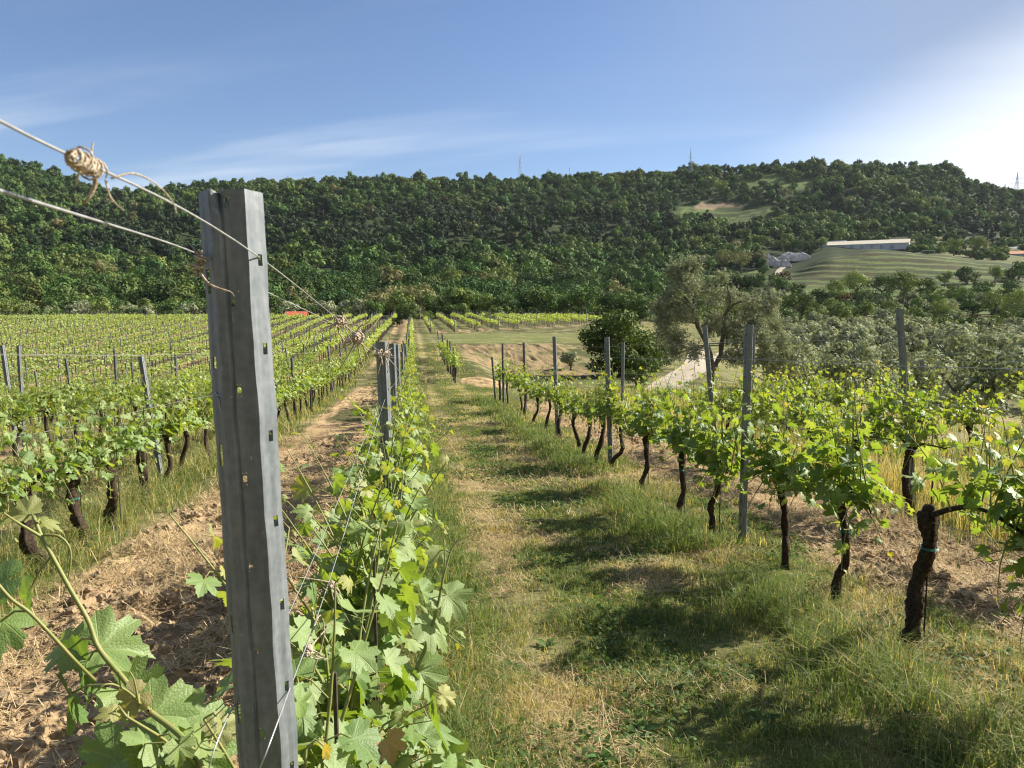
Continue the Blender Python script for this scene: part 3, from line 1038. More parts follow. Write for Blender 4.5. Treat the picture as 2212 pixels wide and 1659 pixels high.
def near_post():
    """the big post: sheet with real slots in its flanges and round holes in its web"""
    top = at(490, 408, .885); low = at(574, 1659, .875)
    ax = top - low; ax /= np.linalg.norm(ax)
    base = low - ax * ((low[2] - (T1(low[0], low[1]) - .05)) / ax[2])
    H = np.linalg.norm(top - base)
    sec = section(.93)
    n = len(sec)
    pitch = .1035
    # height levels: every pitch a slot and a hole, offsets measured from the top
    slots = [.072 + pitch * k for k in range(0, 16)]
    holes = [.0135] + [.1075 + pitch * .2] + [.125 + pitch * k for k in range(1, 15)]
    lv = {0.0, H}
    for s in slots: lv |= {s, s + .0135}
    for h in holes: lv |= {h - .0075, h + .0075}
    for k in range(60): lv.add(H * k / 60)
    lv = np.array(sorted(v for v in lv if 0 <= v <= H))
    keep = [lv[0]]
    for v in lv[1:]:
        if v - keep[-1] > .0012: keep.append(v)
    lv = np.array(keep)
    mb = MB()
    rg = np.random.default_rng(2)
    # across: refine the outline a little and jitter so that light breaks on it
    X_ = sec[:, 0]; Y_ = sec[:, 1]
    V = np.zeros((len(lv), n, 3))
    for i, t in enumerate(lv):
        wob = .0005 * math.sin(t * 31) + .0004 * math.sin(t * 77 + 1)
        V[i, :, 0] = X_ + wob * np.sign(X_); V[i, :, 1] = Y_ + .0004 * np.sin(t * 50 + np.arange(n)); V[i, :, 2] = H - t
        if t < .03:      # hammered top: the left groove is opened and bent
            f = (1 - t / .03)
            V[i, 6:10, 1] += .007 * f * np.array([.35, 1, 1.0, .3])
            V[i, 7:9, 2] -= .004 * f
            V[i, :3, 1] += .003 * f
    def in_slot(t0, t1, S_): return any(abs((t0 + t1) / 2 - (s + .00675)) < .0068 for s in S_)
    def in_hole(t0, t1): return any(abs((t0 + t1) / 2 - h) < .0075 for h in holes)
    F_ = []
    for i in range(len(lv) - 1):
        for j in range(n - 1):
            if j in (2, n - 4) and in_slot(lv[i], lv[i + 1], slots if j != 2 else [s + .02 for s in slots]): continue
            if j == 10 and in_hole(lv[i], lv[i + 1]): continue
            a_ = i * n + j
            F_.append((a_, a_ + n, a_ + n + 1, a_ + 1))
    mb.add(V.reshape(-1, 3), np.array(F_))
    # round holes: ring between the missing square cell and a circle
    x0, x1 = X_[10], X_[11]
    for h in holes:
        zc = H - h; xc = (x0 + x1) / 2
        r = .0040
        a_ = np.linspace(0, 2 * PI, 24, endpoint=False) + PI / 24
        hx_, hz_ = (x1 - x0) / 2, .0075
        sq = []
        for q in a_:
            c, s = math.cos(q), math.sin(q)
            m_ = min(hx_ / max(abs(c), 1e-6), hz_ / max(abs(s), 1e-6)); sq.append((xc + c * m_, zc + s * m_))
        sq = np.array(sq)
        y = .0004 * .93
        Vv = np.vstack([np.column_stack([sq[:, 0], np.full(24, y), sq[:, 1]]), np.column_stack([xc + r * np.cos(a_), np.full(24, y), zc + r * np.sin(a_)])])
        j = np.arange(24); j2 = (j + 1) % 24
        mb.add(Vv, np.stack([j, j2, 24 + j2, 24 + j], -1))
    # rims around the right slots: a pressed tongue
    o = mb.obj('trellis_post', M['steel'])
    md = o.modifiers.new('Solidify', 'SOLIDIFY'); md.thickness = .0016; md.offset = 1
    z = Vector(ax); y = Vector((0, 1, 0)); y = (y - z * y.dot(z)).normalized(); x = y.cross(z)
    rot = Matrix((x, y, z)).transposed()
    rot = rot @ Matrix.Rotation(math.radians(5.0), 3, 'Z')
    o.matrix_world = Matrix.Translation(Vector(base)) @ rot.to_4x4()
    tag(o, 'tall galvanised steel post with slots and round holes, closest to the camera', 'post', 'steel trellis posts')
    # bent tongues in the right hand slots, wire clip
    tg = MB()
    for s in slots:
        zc = H - s - .0135
        xx = (X_[n - 4] + X_[n - 3]) / 2; yy = (Y_[n - 4] + Y_[n - 3]) / 2
        tg.box((xx - .0035, yy + .0022, zc), (xx + .0025, yy + .0042, zc + .0075))
    tg.obj('wire_hooks', M['steel'], o)
    cl = MB()
    sx = X_[3] - .001; sy = Y_[3] - .004
    zc = H - .235
    P = np.array([(sx - .004, sy + .008, zc + .004), (sx - .001, sy - .001, zc + .002), (sx + .010, sy - .010, zc + .0005), (sx + .017, sy - .012, zc - .0005), (sx + .010, sy - .011, zc - .003), (sx + .010, sy - .0115, zc - .016), (sx + .003, sy - .006, zc - .017)])
    V2, F2 = tube(P, .0009, 6); cl.add(V2, F2)
    P = np.array([(sx - .003, sy + .002, zc + .003), (sx + .001, sy - .004, zc - .005), (sx + .003, sy - .006, zc - .017)])
    V2, F2 = tube(P, .0009, 6); cl.add(V2, F2)
    cl.obj('wire_clip', M['wire'], o, True)
    return o, base, top, H


NEARPOST, NP_BASE, NP_TOP, NP_H = near_post()


def post_mesh(h, lod=0):
    sec = section(.93)
    if lod == 0:
        pass
    elif lod == 1:
        sec = sec[[0, 3, 6, 8, 10, 12, 15, 18]] if len(sec) > 18 else sec[::2]
    mb = MB()
    if lod < 2:
        n = len(sec)
        lv = np.linspace(0, h, 2 if lod else 40)
        V = np.stack([np.column_stack([sec, np.full(n, z)]) for z in lv])
        i = np.arange(len(lv) - 1)[:, None] * n; j = np.arange(n - 1)[None]
        Fq = np.stack([i + j, i + j + 1, i + n + j + 1, i + n + j], -1).reshape(-1, 4)
        mb.add(V.reshape(-1, 3), Fq)
        # thickness: a second skin inside
        sec2 = sec + np.array([0, .0022]) - np.column_stack([np.sign(sec[:, 0]) * .0012, np.zeros(n)])
        V2 = np.stack([np.column_stack([sec2, np.full(n, z)]) for z in lv])
        mb.add(V2.reshape(-1, 3), Fq[:, ::-1])
        t_ = (len(lv) - 1) * n
        m0 = 0
        top_ = np.stack([t_ + np.arange(n - 1), t_ + np.arange(1, n), t_ + np.arange(1, n) + len(lv) * n, t_ + np.arange(n - 1) + len(lv) * n], -1)
        mb.F.setdefault(4, []).append(top_)
        if lod == 0:
            # slots: small dark recesses pressed through the flange, holes through the web
            for k in range(int(h / .1035)):
                z = h - .075 - .1035 * k
    else:
        mb.box((-.034, 0, 0), (.034, .03, h))
    return mb


def slot_marks(h, mb):
    for k in range(int(h / .1035) - 1):
        z = h - .075 - .1035 * k
        for sg in (-1, 1):
            x, y = sg * .0255, .0150
            u = np.array([sg * .52, .85, 0]) * .0032
            nrm = np.array([sg * .85, -.52, 0]) * .0012
            c = np.array([x, y, z]) + nrm
            V = [c - u - [0, 0, .0065], c + u - [0, 0, .0065], c + u + [0, 0, .0065], c - u + [0, 0, .0065]]
            V += [v - nrm * 2 for v in V]
            mb.add(V, np.array([(0, 1, 2, 3), (0, 1, 5, 4), (1, 2, 6, 5), (2, 3, 7, 6), (3, 0, 4, 7)]))
    return mb


posts = []   # (base xyz, top xyz, key)


def post_px(px0, py0, px1, py1, d, key, H=None):
    """post from its picture top and a lower picture point at one distance; runs on down to the ground"""
    t = at(px0, py0, d); l = at(px1, py1, d)
    ax = (t - l) / np.linalg.norm(t - l)
    g = T1(l[0], l[1]) - .05
    b = l - ax * ((l[2] - g) / ax[2])
    posts.append((b, t, key))


# L1 (behind the big post)
post_px(824, 738, 838, 1050, 4.25, 'L1'); post_px(847, 742, 853, 900, 7.9, 'L1'); post_px(857, 745, 862, 860, 11.4, 'L1'); post_px(868, 760, 872, 845, 15.5, 'L1'); post_px(873, 770, 875, 830, 19.5, 'L1')
# R1
post_px(1622, 701, 1606, 1195, 5.75, 'R1'); post_px(1312, 728, 1321, 1012, 9.75, 'R1'); post_px(1198, 727, 1205, 947, 13.3, 'R1'); post_px(1132, 740, 1136, 880, 19.0, 'R1'); post_px(1086, 742, 1088, 860, 21.5, 'R1'); post_px(1063, 771, 1071, 866, 23.0, 'R1')
# R2, R3
post_px(1947, 668, 1962, 880, 6.75, 'R2'); post_px(1524, 703, 1540, 880, 10.4, 'R2'); post_px(1629, 706, 1628, 830, 14.0, 'R3'); post_px(1992, 776, 2006, 850, 12.6, 'R3')
# L2
post_px(302, 770, 349, 1050, 8.5, 'L2'); post_px(630, 774, 634, 850, 17.0, 'L2'); post_px(671, 779, 675, 850, 20.5, 'L2'); post_px(562, 768, 590, 950, 12.9, 'L2')
# L3 nearer end
post_px(38, 748, 50, 960, 12.3, 'L3'); post_px(2, 746, 20, 870, 10.5, 'L3'); post_px(246, 757, 252, 850, 17.6, 'L3'); post_px(378, 767, 381, 840, 21.5, 'L3')
near_done = {'L1': 21.5, 'R1': 40, 'R2': 40, 'R3': 40, 'L2': 22, 'L3': 23}
rp = np.random.default_rng(21)


def row_posts(key, x, y0, y1, gap=4.1, h=1.66):
    y = y0
    while y < y1:
        xx = x + rp.uniform(-.05, .05); b = np.array([xx, y, T1(xx, y) - .05])
        hh = h + rp.uniform(-.12, .1)
        lean = np.array([rp.normal(-.055, .035), rp.normal(0, .03)])
        posts.append((b, b + np.array([lean[0] * hh, lean[1] * hh, hh + .05]), key))
        y += gap + rp.uniform(-.15, .15)


row_posts('L1', ROW_L1, 25, 132); row_posts('L2', l2x, 25.5, 132); row_posts('L3', ROW_L1 - 5.0, 25.5, 132); row_posts('R2', ROW_R2, 15.2, 19)
row_posts('M1', 1.75, 31, 49, 3.4, 1.55)
for k in range(3, 60):
    row_posts('L%d' % (k + 1), ROW_L1 - ROW_GAP * k, max(4.0, ROW_GAP * k * .95 - 2) + (k * 1.7) % 4, 133 + 3 * math.sin(k * .7))
for k in range(11):
    row_posts('T%d' % k, 1.9 + 2.6 * k, 77.6 + 2.9 * k - .03 * k * k, 142 - .4 * k, 4.5, 1.6)

PB = np.array([p[0] for p in posts]); PT = np.array([p[1] for p in posts])
ppx, ppy, pd = proj(PT)
vis = (ppx > -60) & (ppx < IW + 60) & (pd > .5)
idx = np.where(vis)[0]; idx = idx[np.argsort(pd[idx])]
psolo, pmass = idx[:299], idx[299:]
prank = {}
tmp = {}
for i in psolo: tmp.setdefault(posts[i][2], []).append(i)
for k, L in tmp.items():
    for j, i in enumerate(sorted(L, key=lambda q: PB[q][1])): prank[i] = j
pproto = {}
postname = dict(rowname)
for i in psolo:
    b, t, key = posts[i]
    L = float(np.linalg.norm(t - b))
    ax = (t - b) / L
    lod = 0 if pd[i] < 16 else 1
    if lod not in pproto:
        pm = post_mesh(1.0 if lod else 1.7, lod); nf_ = sum(len(f) for f in pm.F[4])
        if lod == 0: slot_marks(1.7, pm)
        o = pm.obj('trellis_post', M['steel'] if lod == 0 else M['steel_far'])
        if lod == 0:
            o.data.materials.append(M['dark'])
            for pl in o.data.polygons[nf_:]: pl.material_index = 1
        pproto[lod] = o
    else:
        o = copy_tree(pproto[lod])
    z = Vector(ax); yv = Vector((0, 1, 0)); yv = (yv - z * yv.dot(z)).normalized(); xv = yv.cross(z)
    Mx = Matrix.Translation(Vector(b)) @ Matrix((xv, yv, z)).transposed().to_4x4() @ Matrix.Diagonal((1, 1, L / (1.0 if lod else 1.7), 1))
    o.matrix_world = Mx
    rn = rowname.get(key, 'rows on the far terrace')
    if key in ('R1', 'L1', 'L2', 'R2', 'R3', 'M1', 'L3', 'L4', 'L5'):
        lab = '%s grey steel post from the near end, %s' % (ORD[prank[i]], rn)
    else:
        lab = 'thin grey steel post in the %s' % rn
    tag(o, lab, 'post', 'steel trellis posts of the ' + rn)
mb = MB()
for i in pmass:
    b, t, key = posts[i]
    r = .026
    q = np.array([[r, 0, 0], [0, r, 0], [-r, 0, 0], [0, -r, 0]])
    mb.add(np.vstack([b + q, t + q]), np.array([(0, 1, 5, 4), (1, 2, 6, 5), (2, 3, 7, 6), (3, 0, 4, 7), (4, 5, 6, 7)]))
tag(mb.obj('distant_posts', M['steel_far']), 'mass of thin steel posts sticking out of the far vineyard', 'posts', None, 'stuff')

# ------------------------------------------------------------------ wires
def wire(pts, label, group, r=.0012, n=5):
    V, Fs = tube(np.array(pts), r, n, cap=False)
    o = build('trellis_wire', V, Fs, M['wire'], smooth=True)
    return tag(o, label, 'wire', group)


g1 = 'wires of the row behind the big steel post'
yy = np.concatenate([np.linspace(.1, 5, 26), np.linspace(5.5, 40, 40)])


def wz(h0, h1):     # height above the ground of a wire that follows the row, exact near the big post
    return lambda y: h0 + (h1 - h0) * float(sstep(1, 6, y))


# exact picture points for the two top wires
def row_wire(p_left, d_left, p_post, d_post, later, label):
    a_ = at(*p_left, d_left); b_ = at(*p_post, d_post)
    ext = a_ + (a_ - b_) * .55
    pts = [ext, a_, b_]
    for (px, py, d) in later: pts.append(at(px, py, d))
    return wire(smooth_path(np.array(pts), 60) if len(pts) > 4 else pts, label, g1, .0009)


row_wire((0, 262), .345, (549, 548), .872, [(735, 693, 2.6), (826, 762, 4.25), (850, 768, 7.9), (862, 770, 11.4), (872, 776, 15.5)], 'topmost wire right of the big steel post, with the dried tendril knot')
row_wire((0, 412), .345, (425, 548), .885, [(565, 625, 1.15), (730, 706, 2.7), (815, 765, 4.25), (843, 770, 7.9), (858, 772, 11.4), (868, 778, 15.5)], 'slightly lower top wire, passing the left flange of the big steel post')
row_wire((545, 1700), .80, (617, 1512), .872, [(735, 1180, 1.75), (832, 862, 4.25), (853, 828, 7.9), (864, 812, 11.4)], 'low wire hooked into the right side of the big steel post')
row_wire((440, 1700), .80, (502, 1530), .885, [(640, 1290, 1.5), (818, 880, 4.25), (846, 835, 7.9), (860, 815, 11.4)], 'low wire tied to the left flange of the big steel post')


def row_wires(x, ys_, hs, rowlabel, lean=0.0):
    for nm, h in hs:
        pts = []
        for y in ys_:
            pts.append((x + lean * h, y, T1(x, y) + h + .01 * math.sin(y * 1.3 + h * 9)))
        wire(pts, '%s wire along the %s' % (nm, rowlabel), 'wires along the ' + rowlabel, .0016, 4)


row_wires(2.5, np.linspace(1.5, 23, 60), (('lowest', .66), ('middle', .98), ('highest', 1.42)), 'row right of the grass lane')
row_wires(ROW_R2, np.linspace(3, 18, 40), (('lowest', .72), ('middle', 1.05), ('highest', 1.6)), 'second row right of the grass lane')
row_wires(ROW_R3, np.linspace(7, 17, 30), (('lowest', .72), ('highest', 1.35)), 'outermost row on the right')
row_wires(l2x, np.linspace(4, 40, 70), (('lowest', .62), ('middle', .95), ('highest', 1.5)), 'first row left of the big steel post', -.03)
row_wires(ROW_L1 - 5.0, np.linspace(7, 45, 70), (('lowest', .62), ('highest', 1.5)), 'second row left of the big steel post', -.05)

# ------------------------------------------------------------------ dried tendrils on the wires
def dried(center, axis_, size, seed, label, coils=5, strands=5, knot=.22, extra=None, stretch=.85):
    rg = np.random.default_rng(seed)
    ax = axis_ / np.linalg.norm(axis_)
    u = np.cross(ax, [0, 0, 1]); u /= np.linalg.norm(u); v = np.cross(u, ax)
    mb = MB()
    t = np.linspace(0, 1, 90)
    for c in range(3):
        a = t * coils * 2 * PI + rg.uniform(0, 6)
        rr = size * knot * np.sin(PI * np.clip(t * .9 + .05, 0, 1)) ** .7 * rg.uniform(.6, 1.25) * (1 + .25 * np.sin(a * .61 + c))
        P = center + np.outer((t - .5) * size * stretch + size * .09 * np.sin(a * .37 + 2 * c), ax) + np.outer(rr * np.cos(a), u) + np.outer(rr * np.sin(a), v)
        P += rg.normal(0, size * .012, P.shape)
        V, Fs = tube(P, size * .034 * (1 - .4 * t) * (1 + .25 * np.sin(t * 40 + c)), 7); mb.add(V, Fs)
    for s in range(strands + 3):
        st = center + ax * size * rg.uniform(-.25, .3)
        dv = u * rg.normal(0, .7) + v * rg.normal(-.2, .8) + ax * rg.normal(.3, .6)
        dv /= np.linalg.norm(dv)
        cv = rg.normal(0, .55, 3)
        tt = np.linspace(0, 1, 20)[:, None]
        L = size * rg.uniform(.5, 1.2)
        P = st + dv * tt * L + cv * (tt ** 2) * L * .6
        V, Fs = tube(P, size * (.034 * (1 - .6 * tt[:, 0])), 6); mb.add(V, Fs)
    for (pts, r) in (extra or []):
        V, Fs = tube(smooth_path(np.array(pts), 26), np.linspace(r, r * .45, 26), 6); mb.add(V, Fs)
    o = mb.obj('dried_tendril', M['tendril'], None, True)
    return tag(o, label, 'tendril', 'dried tendrils on the wires')


wdir = np.array([0, 1, 0.0])
ext1 = [([at(205, 372, .385), at(205, 400, .386), at(193, 425, .386), at(181, 440, .386)], .0014),
        ([at(228, 388, .39), at(236, 420, .392), at(250, 440, .394), at(268, 455, .396)], .0006),
        ([at(240, 385, .39), at(290, 375, .40), at(340, 400, .41), at(372, 435, .42), at(382, 462, .42)], .0006),
        ([at(200, 350, .385), at(198, 330, .385), at(201, 307, .385)], .0007),
        ([at(195, 345, .385), at(222, 352, .387), at(232, 372, .388), at(228, 385, .388)], .0008)]
dried(at(184, 353, .375), at(240, 391, .42) - at(140, 335, .36), .0215, 4, 'pale knot of dried tendril on the topmost wire, before the wooded ridge', 6, -2, .20, ext1, 1.7)
w1 = at(735, 693, 2.6)
dried(w1, wdir, .085, 9, 'grey dried tendril knot on the topmost wire, before the red roof', 3, 4, .18,
      [([at(728, 700, 2.6), at(733, 720, 2.6), at(742, 735, 2.6), at(738, 745, 2.6)], .0035)])
w2 = at(772, 728, 3.1)
dried(w2, wdir, .13, 12, 'curly dried tendril bunch on the wire just before the second post', 4, 7, .13,
      [([at(772, 728, 3.1), at(775, 708, 3.1), at(790, 700, 3.1), at(800, 690, 3.1), at(803, 678, 3.1)], .004),
       ([at(765, 725, 3.1), at(762, 705, 3.1), at(755, 690, 3.1)], .003),
       ([at(780, 716, 3.1), at(772, 700, 3.1), at(778, 692, 3.1), at(784, 698, 3.1), at(778, 705, 3.1)], .003),
       ([at(770, 735, 3.1), at(780, 742, 3.1), at(795, 756, 3.1)], .004),
       ([at(748, 738, 3.1), at(742, 748, 3.1), at(748, 757, 3.1)], .0035)])
dried(at(826, 766, 4.22), np.array([1, 0, 0.0]), .10, 15, 'dried tendril wrapped round the top of the second post', 3, 6, .22)
dried(at(428, 568, .878), np.array([.1, .1, 1.0]), .030, 17, 'dark dried tendril twisted round the left flange of the big post', 3, 4, .17,
      [([at(432, 590, .872), at(450, 612, .862), at(470, 622, .858), at(497, 630, .858)], .0019),
       ([at(425, 590, .88), at(412, 570, .88), at(397, 560, .88)], .0009),
       ([at(497, 630, .858), at(502, 634, .858), at(506, 640, .858)], .0008)])
dried(at(665, 1405, 1.12), at(735, 1180, 1.75) - at(617, 1512, .872), .05, 19, 'dried tendril coiled on the low wire above the vine leaves', 5, 3, .10,
      [([at(662, 1395, 1.15), at(690, 1330, 1.2), at(700, 1370, 1.2), at(680, 1440, 1.2), at(672, 1480, 1.2)], .0018)])
dried(at(716, 1262, 1.4), at(735, 1180, 1.75) - at(617, 1512, .872), .045, 23, 'smaller dried tendril coil higher up the low wire', 4, 3, .10, [([at(716, 1262, 1.4), at(724, 1275, 1.4), at(732, 1300, 1.4), at(755, 1345, 1.4)], .0013)])

# ------------------------------------------------------------------ hand placed shoots of the nearest vine
def shoot_vine():
    """the nearest vine: its trunk stands below the picture, its long shoots and big leaves come into it"""
    rg = np.random.default_rng(77)
    x0, y0 = -.2, .62
    o = empty('grapevine', (x0, y0, T1(x0, y0)))
    tr, _, _, _ = gen_vine(rg, 0, head=.6, shoots=1)
    tr.obj('trunk', M['bark'], o, True)
    org = np.array([x0, y0, T1(x0, y0)])
    sh, sh2, lf = MB(), MB(), MB()
    leaves = []

    def stem(pts, r0, r1, d=None):
        P = smooth_path(np.array([at(*p) - org for p in pts]), 40)
        V, Fs = tube(P, np.linspace(r0, r1, 40), 8, cap=True); (sh2 if pts[0][0] > 700 else sh).add(V, Fs)

    def leaf(px, py, d, size, nv, tip_px, shade=.5, young=0.0, stemfrom=None):
        d = d + .045
        p = at(px, py, d) - org
        t = at(tip_px[0], tip_px[1], d) - at(px, py, d)
        leaves.append((p, np.array(nv, float), t, size, (shade, young, rg.random())))
        if stemfrom is not None:
            a_ = at(*stemfrom) - org
            V, Fs = tube(np.array([a_, (a_ + p) / 2 + [0, 0, .006], p]), [.0019, .0016, .0014], 5, cap=False); (sh2 if stemfrom[0] > 700 else sh).add(V, Fs)

    # main shoot, from below the frame up to the left
    stem([(470, 1720, .92), (400, 1600, .98), (315, 1530, 1.02), (268, 1468, 1.04), (213, 1400, 1.06), (190, 1340, 1.07), (150, 1270, 1.08), (112, 1200, 1.09), (90, 1160, 1.10), (72, 1115, 1.11)], .0044, .0026)
    stem([(90, 1160, 1.10), (40, 1130, 1.08), (8, 1108, 1.06)], .0026, .0012)
    stem([(95, 1155, 1.10), (130, 1160, 1.1), (152, 1190, 1.1), (148, 1245, 1.1), (135, 1290, 1.1)], .0022, .0008)
    stem([(312, 1528, 1.02), (270, 1490, 1.0), (225, 1480, .98), (180, 1530, .97)], .0020, .0009)
    stem([(300, 1520, 1.0), (290, 1470, 1.0), (280, 1450, 1.0)], .0016, .0008)
    stem([(205, 1470, 1.02), (160, 1425, .97), (100, 1360, .95), (60, 1320, .95), (20, 1290, .94), (-30, 1230, .93)], .0024, .0020)
    c = [-.1, -.75, .7]
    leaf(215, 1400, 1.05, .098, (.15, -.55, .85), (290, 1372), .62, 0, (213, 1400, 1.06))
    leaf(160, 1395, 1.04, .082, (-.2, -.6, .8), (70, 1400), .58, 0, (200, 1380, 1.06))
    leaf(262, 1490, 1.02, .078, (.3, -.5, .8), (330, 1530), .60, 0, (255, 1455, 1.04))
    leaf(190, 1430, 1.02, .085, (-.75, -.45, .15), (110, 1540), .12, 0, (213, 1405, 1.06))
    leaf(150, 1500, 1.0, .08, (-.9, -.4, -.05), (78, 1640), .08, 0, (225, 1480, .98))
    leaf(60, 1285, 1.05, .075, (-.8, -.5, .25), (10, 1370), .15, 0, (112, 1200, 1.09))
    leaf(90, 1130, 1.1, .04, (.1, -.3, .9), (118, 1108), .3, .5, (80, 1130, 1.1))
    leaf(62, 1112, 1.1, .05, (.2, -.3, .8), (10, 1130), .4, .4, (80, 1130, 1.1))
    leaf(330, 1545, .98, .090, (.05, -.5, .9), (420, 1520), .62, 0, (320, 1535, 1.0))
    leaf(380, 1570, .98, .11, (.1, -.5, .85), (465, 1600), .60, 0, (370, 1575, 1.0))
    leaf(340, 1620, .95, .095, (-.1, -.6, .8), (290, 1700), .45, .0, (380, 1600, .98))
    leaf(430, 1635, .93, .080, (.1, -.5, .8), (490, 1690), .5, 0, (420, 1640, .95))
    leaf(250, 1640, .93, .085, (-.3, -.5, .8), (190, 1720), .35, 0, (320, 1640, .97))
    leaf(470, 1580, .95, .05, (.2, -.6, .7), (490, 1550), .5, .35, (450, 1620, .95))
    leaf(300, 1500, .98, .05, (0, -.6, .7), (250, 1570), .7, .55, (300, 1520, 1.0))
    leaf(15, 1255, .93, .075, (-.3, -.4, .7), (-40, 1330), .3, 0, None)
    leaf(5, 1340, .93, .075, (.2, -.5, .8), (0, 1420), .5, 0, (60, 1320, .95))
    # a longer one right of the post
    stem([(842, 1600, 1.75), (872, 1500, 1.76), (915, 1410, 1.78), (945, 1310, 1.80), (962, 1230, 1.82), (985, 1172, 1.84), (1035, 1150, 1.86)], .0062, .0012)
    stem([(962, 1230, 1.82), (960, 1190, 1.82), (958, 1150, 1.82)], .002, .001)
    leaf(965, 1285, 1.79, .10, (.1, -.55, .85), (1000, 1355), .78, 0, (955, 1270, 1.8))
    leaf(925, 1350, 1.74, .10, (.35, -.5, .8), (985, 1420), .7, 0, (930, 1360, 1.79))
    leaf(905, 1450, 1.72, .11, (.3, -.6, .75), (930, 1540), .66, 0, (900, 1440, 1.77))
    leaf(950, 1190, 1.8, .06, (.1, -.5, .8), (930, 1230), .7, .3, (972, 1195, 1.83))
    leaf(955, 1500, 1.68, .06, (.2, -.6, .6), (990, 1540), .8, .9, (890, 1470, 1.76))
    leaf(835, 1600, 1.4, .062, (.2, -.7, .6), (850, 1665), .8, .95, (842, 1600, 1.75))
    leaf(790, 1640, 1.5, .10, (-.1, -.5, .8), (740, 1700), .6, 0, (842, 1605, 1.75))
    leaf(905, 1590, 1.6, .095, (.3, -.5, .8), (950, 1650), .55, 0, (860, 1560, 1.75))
    pos, nrm, tip, siz, col = (np.array([l[i] for l in leaves]) for i in range(5))
    place_leaves(lf, pos, nrm, tip, siz * .76, col, 0, rg)
    sh.obj('shoots', M['shoot'], o, True); sh2.obj('shoots', M['shoot'], o, True)
    lf.obj('foliage', M['leaf'], o, True)
    tag(o, 'nearest grapevine, its long green shoots and big leaves hanging beside the big steel post', 'grapevine', 'grapevines of the row behind the big steel post')


shoot_vine()

# ------------------------------------------------------------------ grass, straw, clods, weeds
def blades(name, x, y, h, w, col, mat, rg, lean=.35, bend=.35, label='', cat='grass'):
    n = len(x)
    z = tz(x, y)
    az = rg.uniform(0, 2 * PI, n)
    ln = np.abs(rg.normal(0, lean, n)) + .05
    dx, dy = np.cos(az) * ln * h, np.sin(az) * ln * h
    fa = az + PI / 2 + rg.normal(0, .5, n)
    wx, wy = np.cos(fa) * w / 2, np.sin(fa) * w / 2
    V = np.zeros((n, 5, 3))
    mz = h * rg.uniform(.5, .62, n)
    b = bend * rg.random(n)
    V[:, 0] = np.stack([x - wx, y - wy, z - .01], -1); V[:, 1] = np.stack([x + wx, y + wy, z - .01], -1)
    mx, my = x + dx * .38, y + dy * .38
    V[:, 2] = np.stack([mx + wx * .75, my + wy * .75, z + mz], -1); V[:, 3] = np.stack([mx - wx * .75, my - wy * .75, z + mz], -1)
    V[:, 4] = np.stack([x + dx * (1 + b), y + dy * (1 + b), z + h * (1 - .45 * b)], -1)
    i = np.arange(n)[:, None] * 5
    o = build(name, V.reshape(-1, 3), [i + np.array([[0, 1, 2, 3]]), i + np.array([[3, 2, 4]])], mat, attrs={'Col': np.repeat(col, 5, 0)})
    return tag(o, label, cat, None, 'stuff')


def gcol(n, rg, dry, g0=(.095, .148, .036), g1=(.21, .262, .08), d0=(.42, .34, .15), d1=(.58, .47, .24)):
    t = rg.random(n)[:, None]; s = rg.random(n)[:, None]
    g = np.array(g0) * (1 - t) + np.array(g1) * t
    d = np.array(d0) * (1 - s) + np.array(d1) * s
    k = (rg.random(n) < dry)[:, None]
    return np.where(k, d, g) * rg.uniform(.8, 1.15, n)[:, None]


def in_view(x, y, m=120):
    px, py, d = proj(np.stack([x, y, np.full_like(x, CAMZ) - d0_], -1)) if False else proj(np.stack([x, y, terr(x, y)], -1))
    return (px > -m) & (px < IW + m) & (py < IH + m * 1.6) & (d > .6)


rg = np.random.default_rng(31)
# 1) mown turf of the lane
parts = []
for (y0, y1, dens, hs, ws) in ((1.6, 4.2, 15000, (.022, .07), .0028), (4.2, 8, 8000, (.025, .07), .004), (8, 15, 2900, (.028, .075), .0062), (15, 30, 700, (.03, .08), .011), (30, 60, 90, (.05, .11), .03)):
    n = int((y1 - y0) * 3.6 * dens)
    x = rg.uniform(-.35, 3.1, n); y = rg.uniform(y0, y1, n)
    n1 = fbm(x * 1.3, y * 1.3, 51, 4); pt = fbm(x * 4.5, y * 4.5, 57, 3)
    tr = np.exp(-((x - .62) / .2) ** 2) + .6 * np.exp(-((x - 1.75) / .2) ** 2)
    p = np.clip(.38 + sstep(.36, .6, pt) * .7 - .4 * tr, .16, 1) * (1 - .8 * sstep(.5, .75, soil_mask(x, y)))
    k = (rg.random(n) < p) & in_view(x, y)
    x, y, n1, tr = x[k], y[k], n1[k], tr[k]
    h = rg.uniform(*hs, len(x)) * (.3 + .85 * sstep(.25, .75, fbm(x * 5.5, y * 5.5, 58, 3)))
    dry = np.clip(sstep(.46, .70, n1) * .5 + tr * .3 + .12, 0, .95)
    parts.append((x, y, h, np.full(len(x), ws) * rg.uniform(.7, 1.3, len(x)), gcol(len(x), rg, dry)))
x, y, h, w, c = (np.concatenate([p[i] for p in parts]) for i in range(5))
blades('mown_grass', x, y, h, w, c, M['grass'], rg, .75, .6, 'short mown grass, half dried, covering the lane between the vine rows')

# 2) long grass under the rows
parts = []


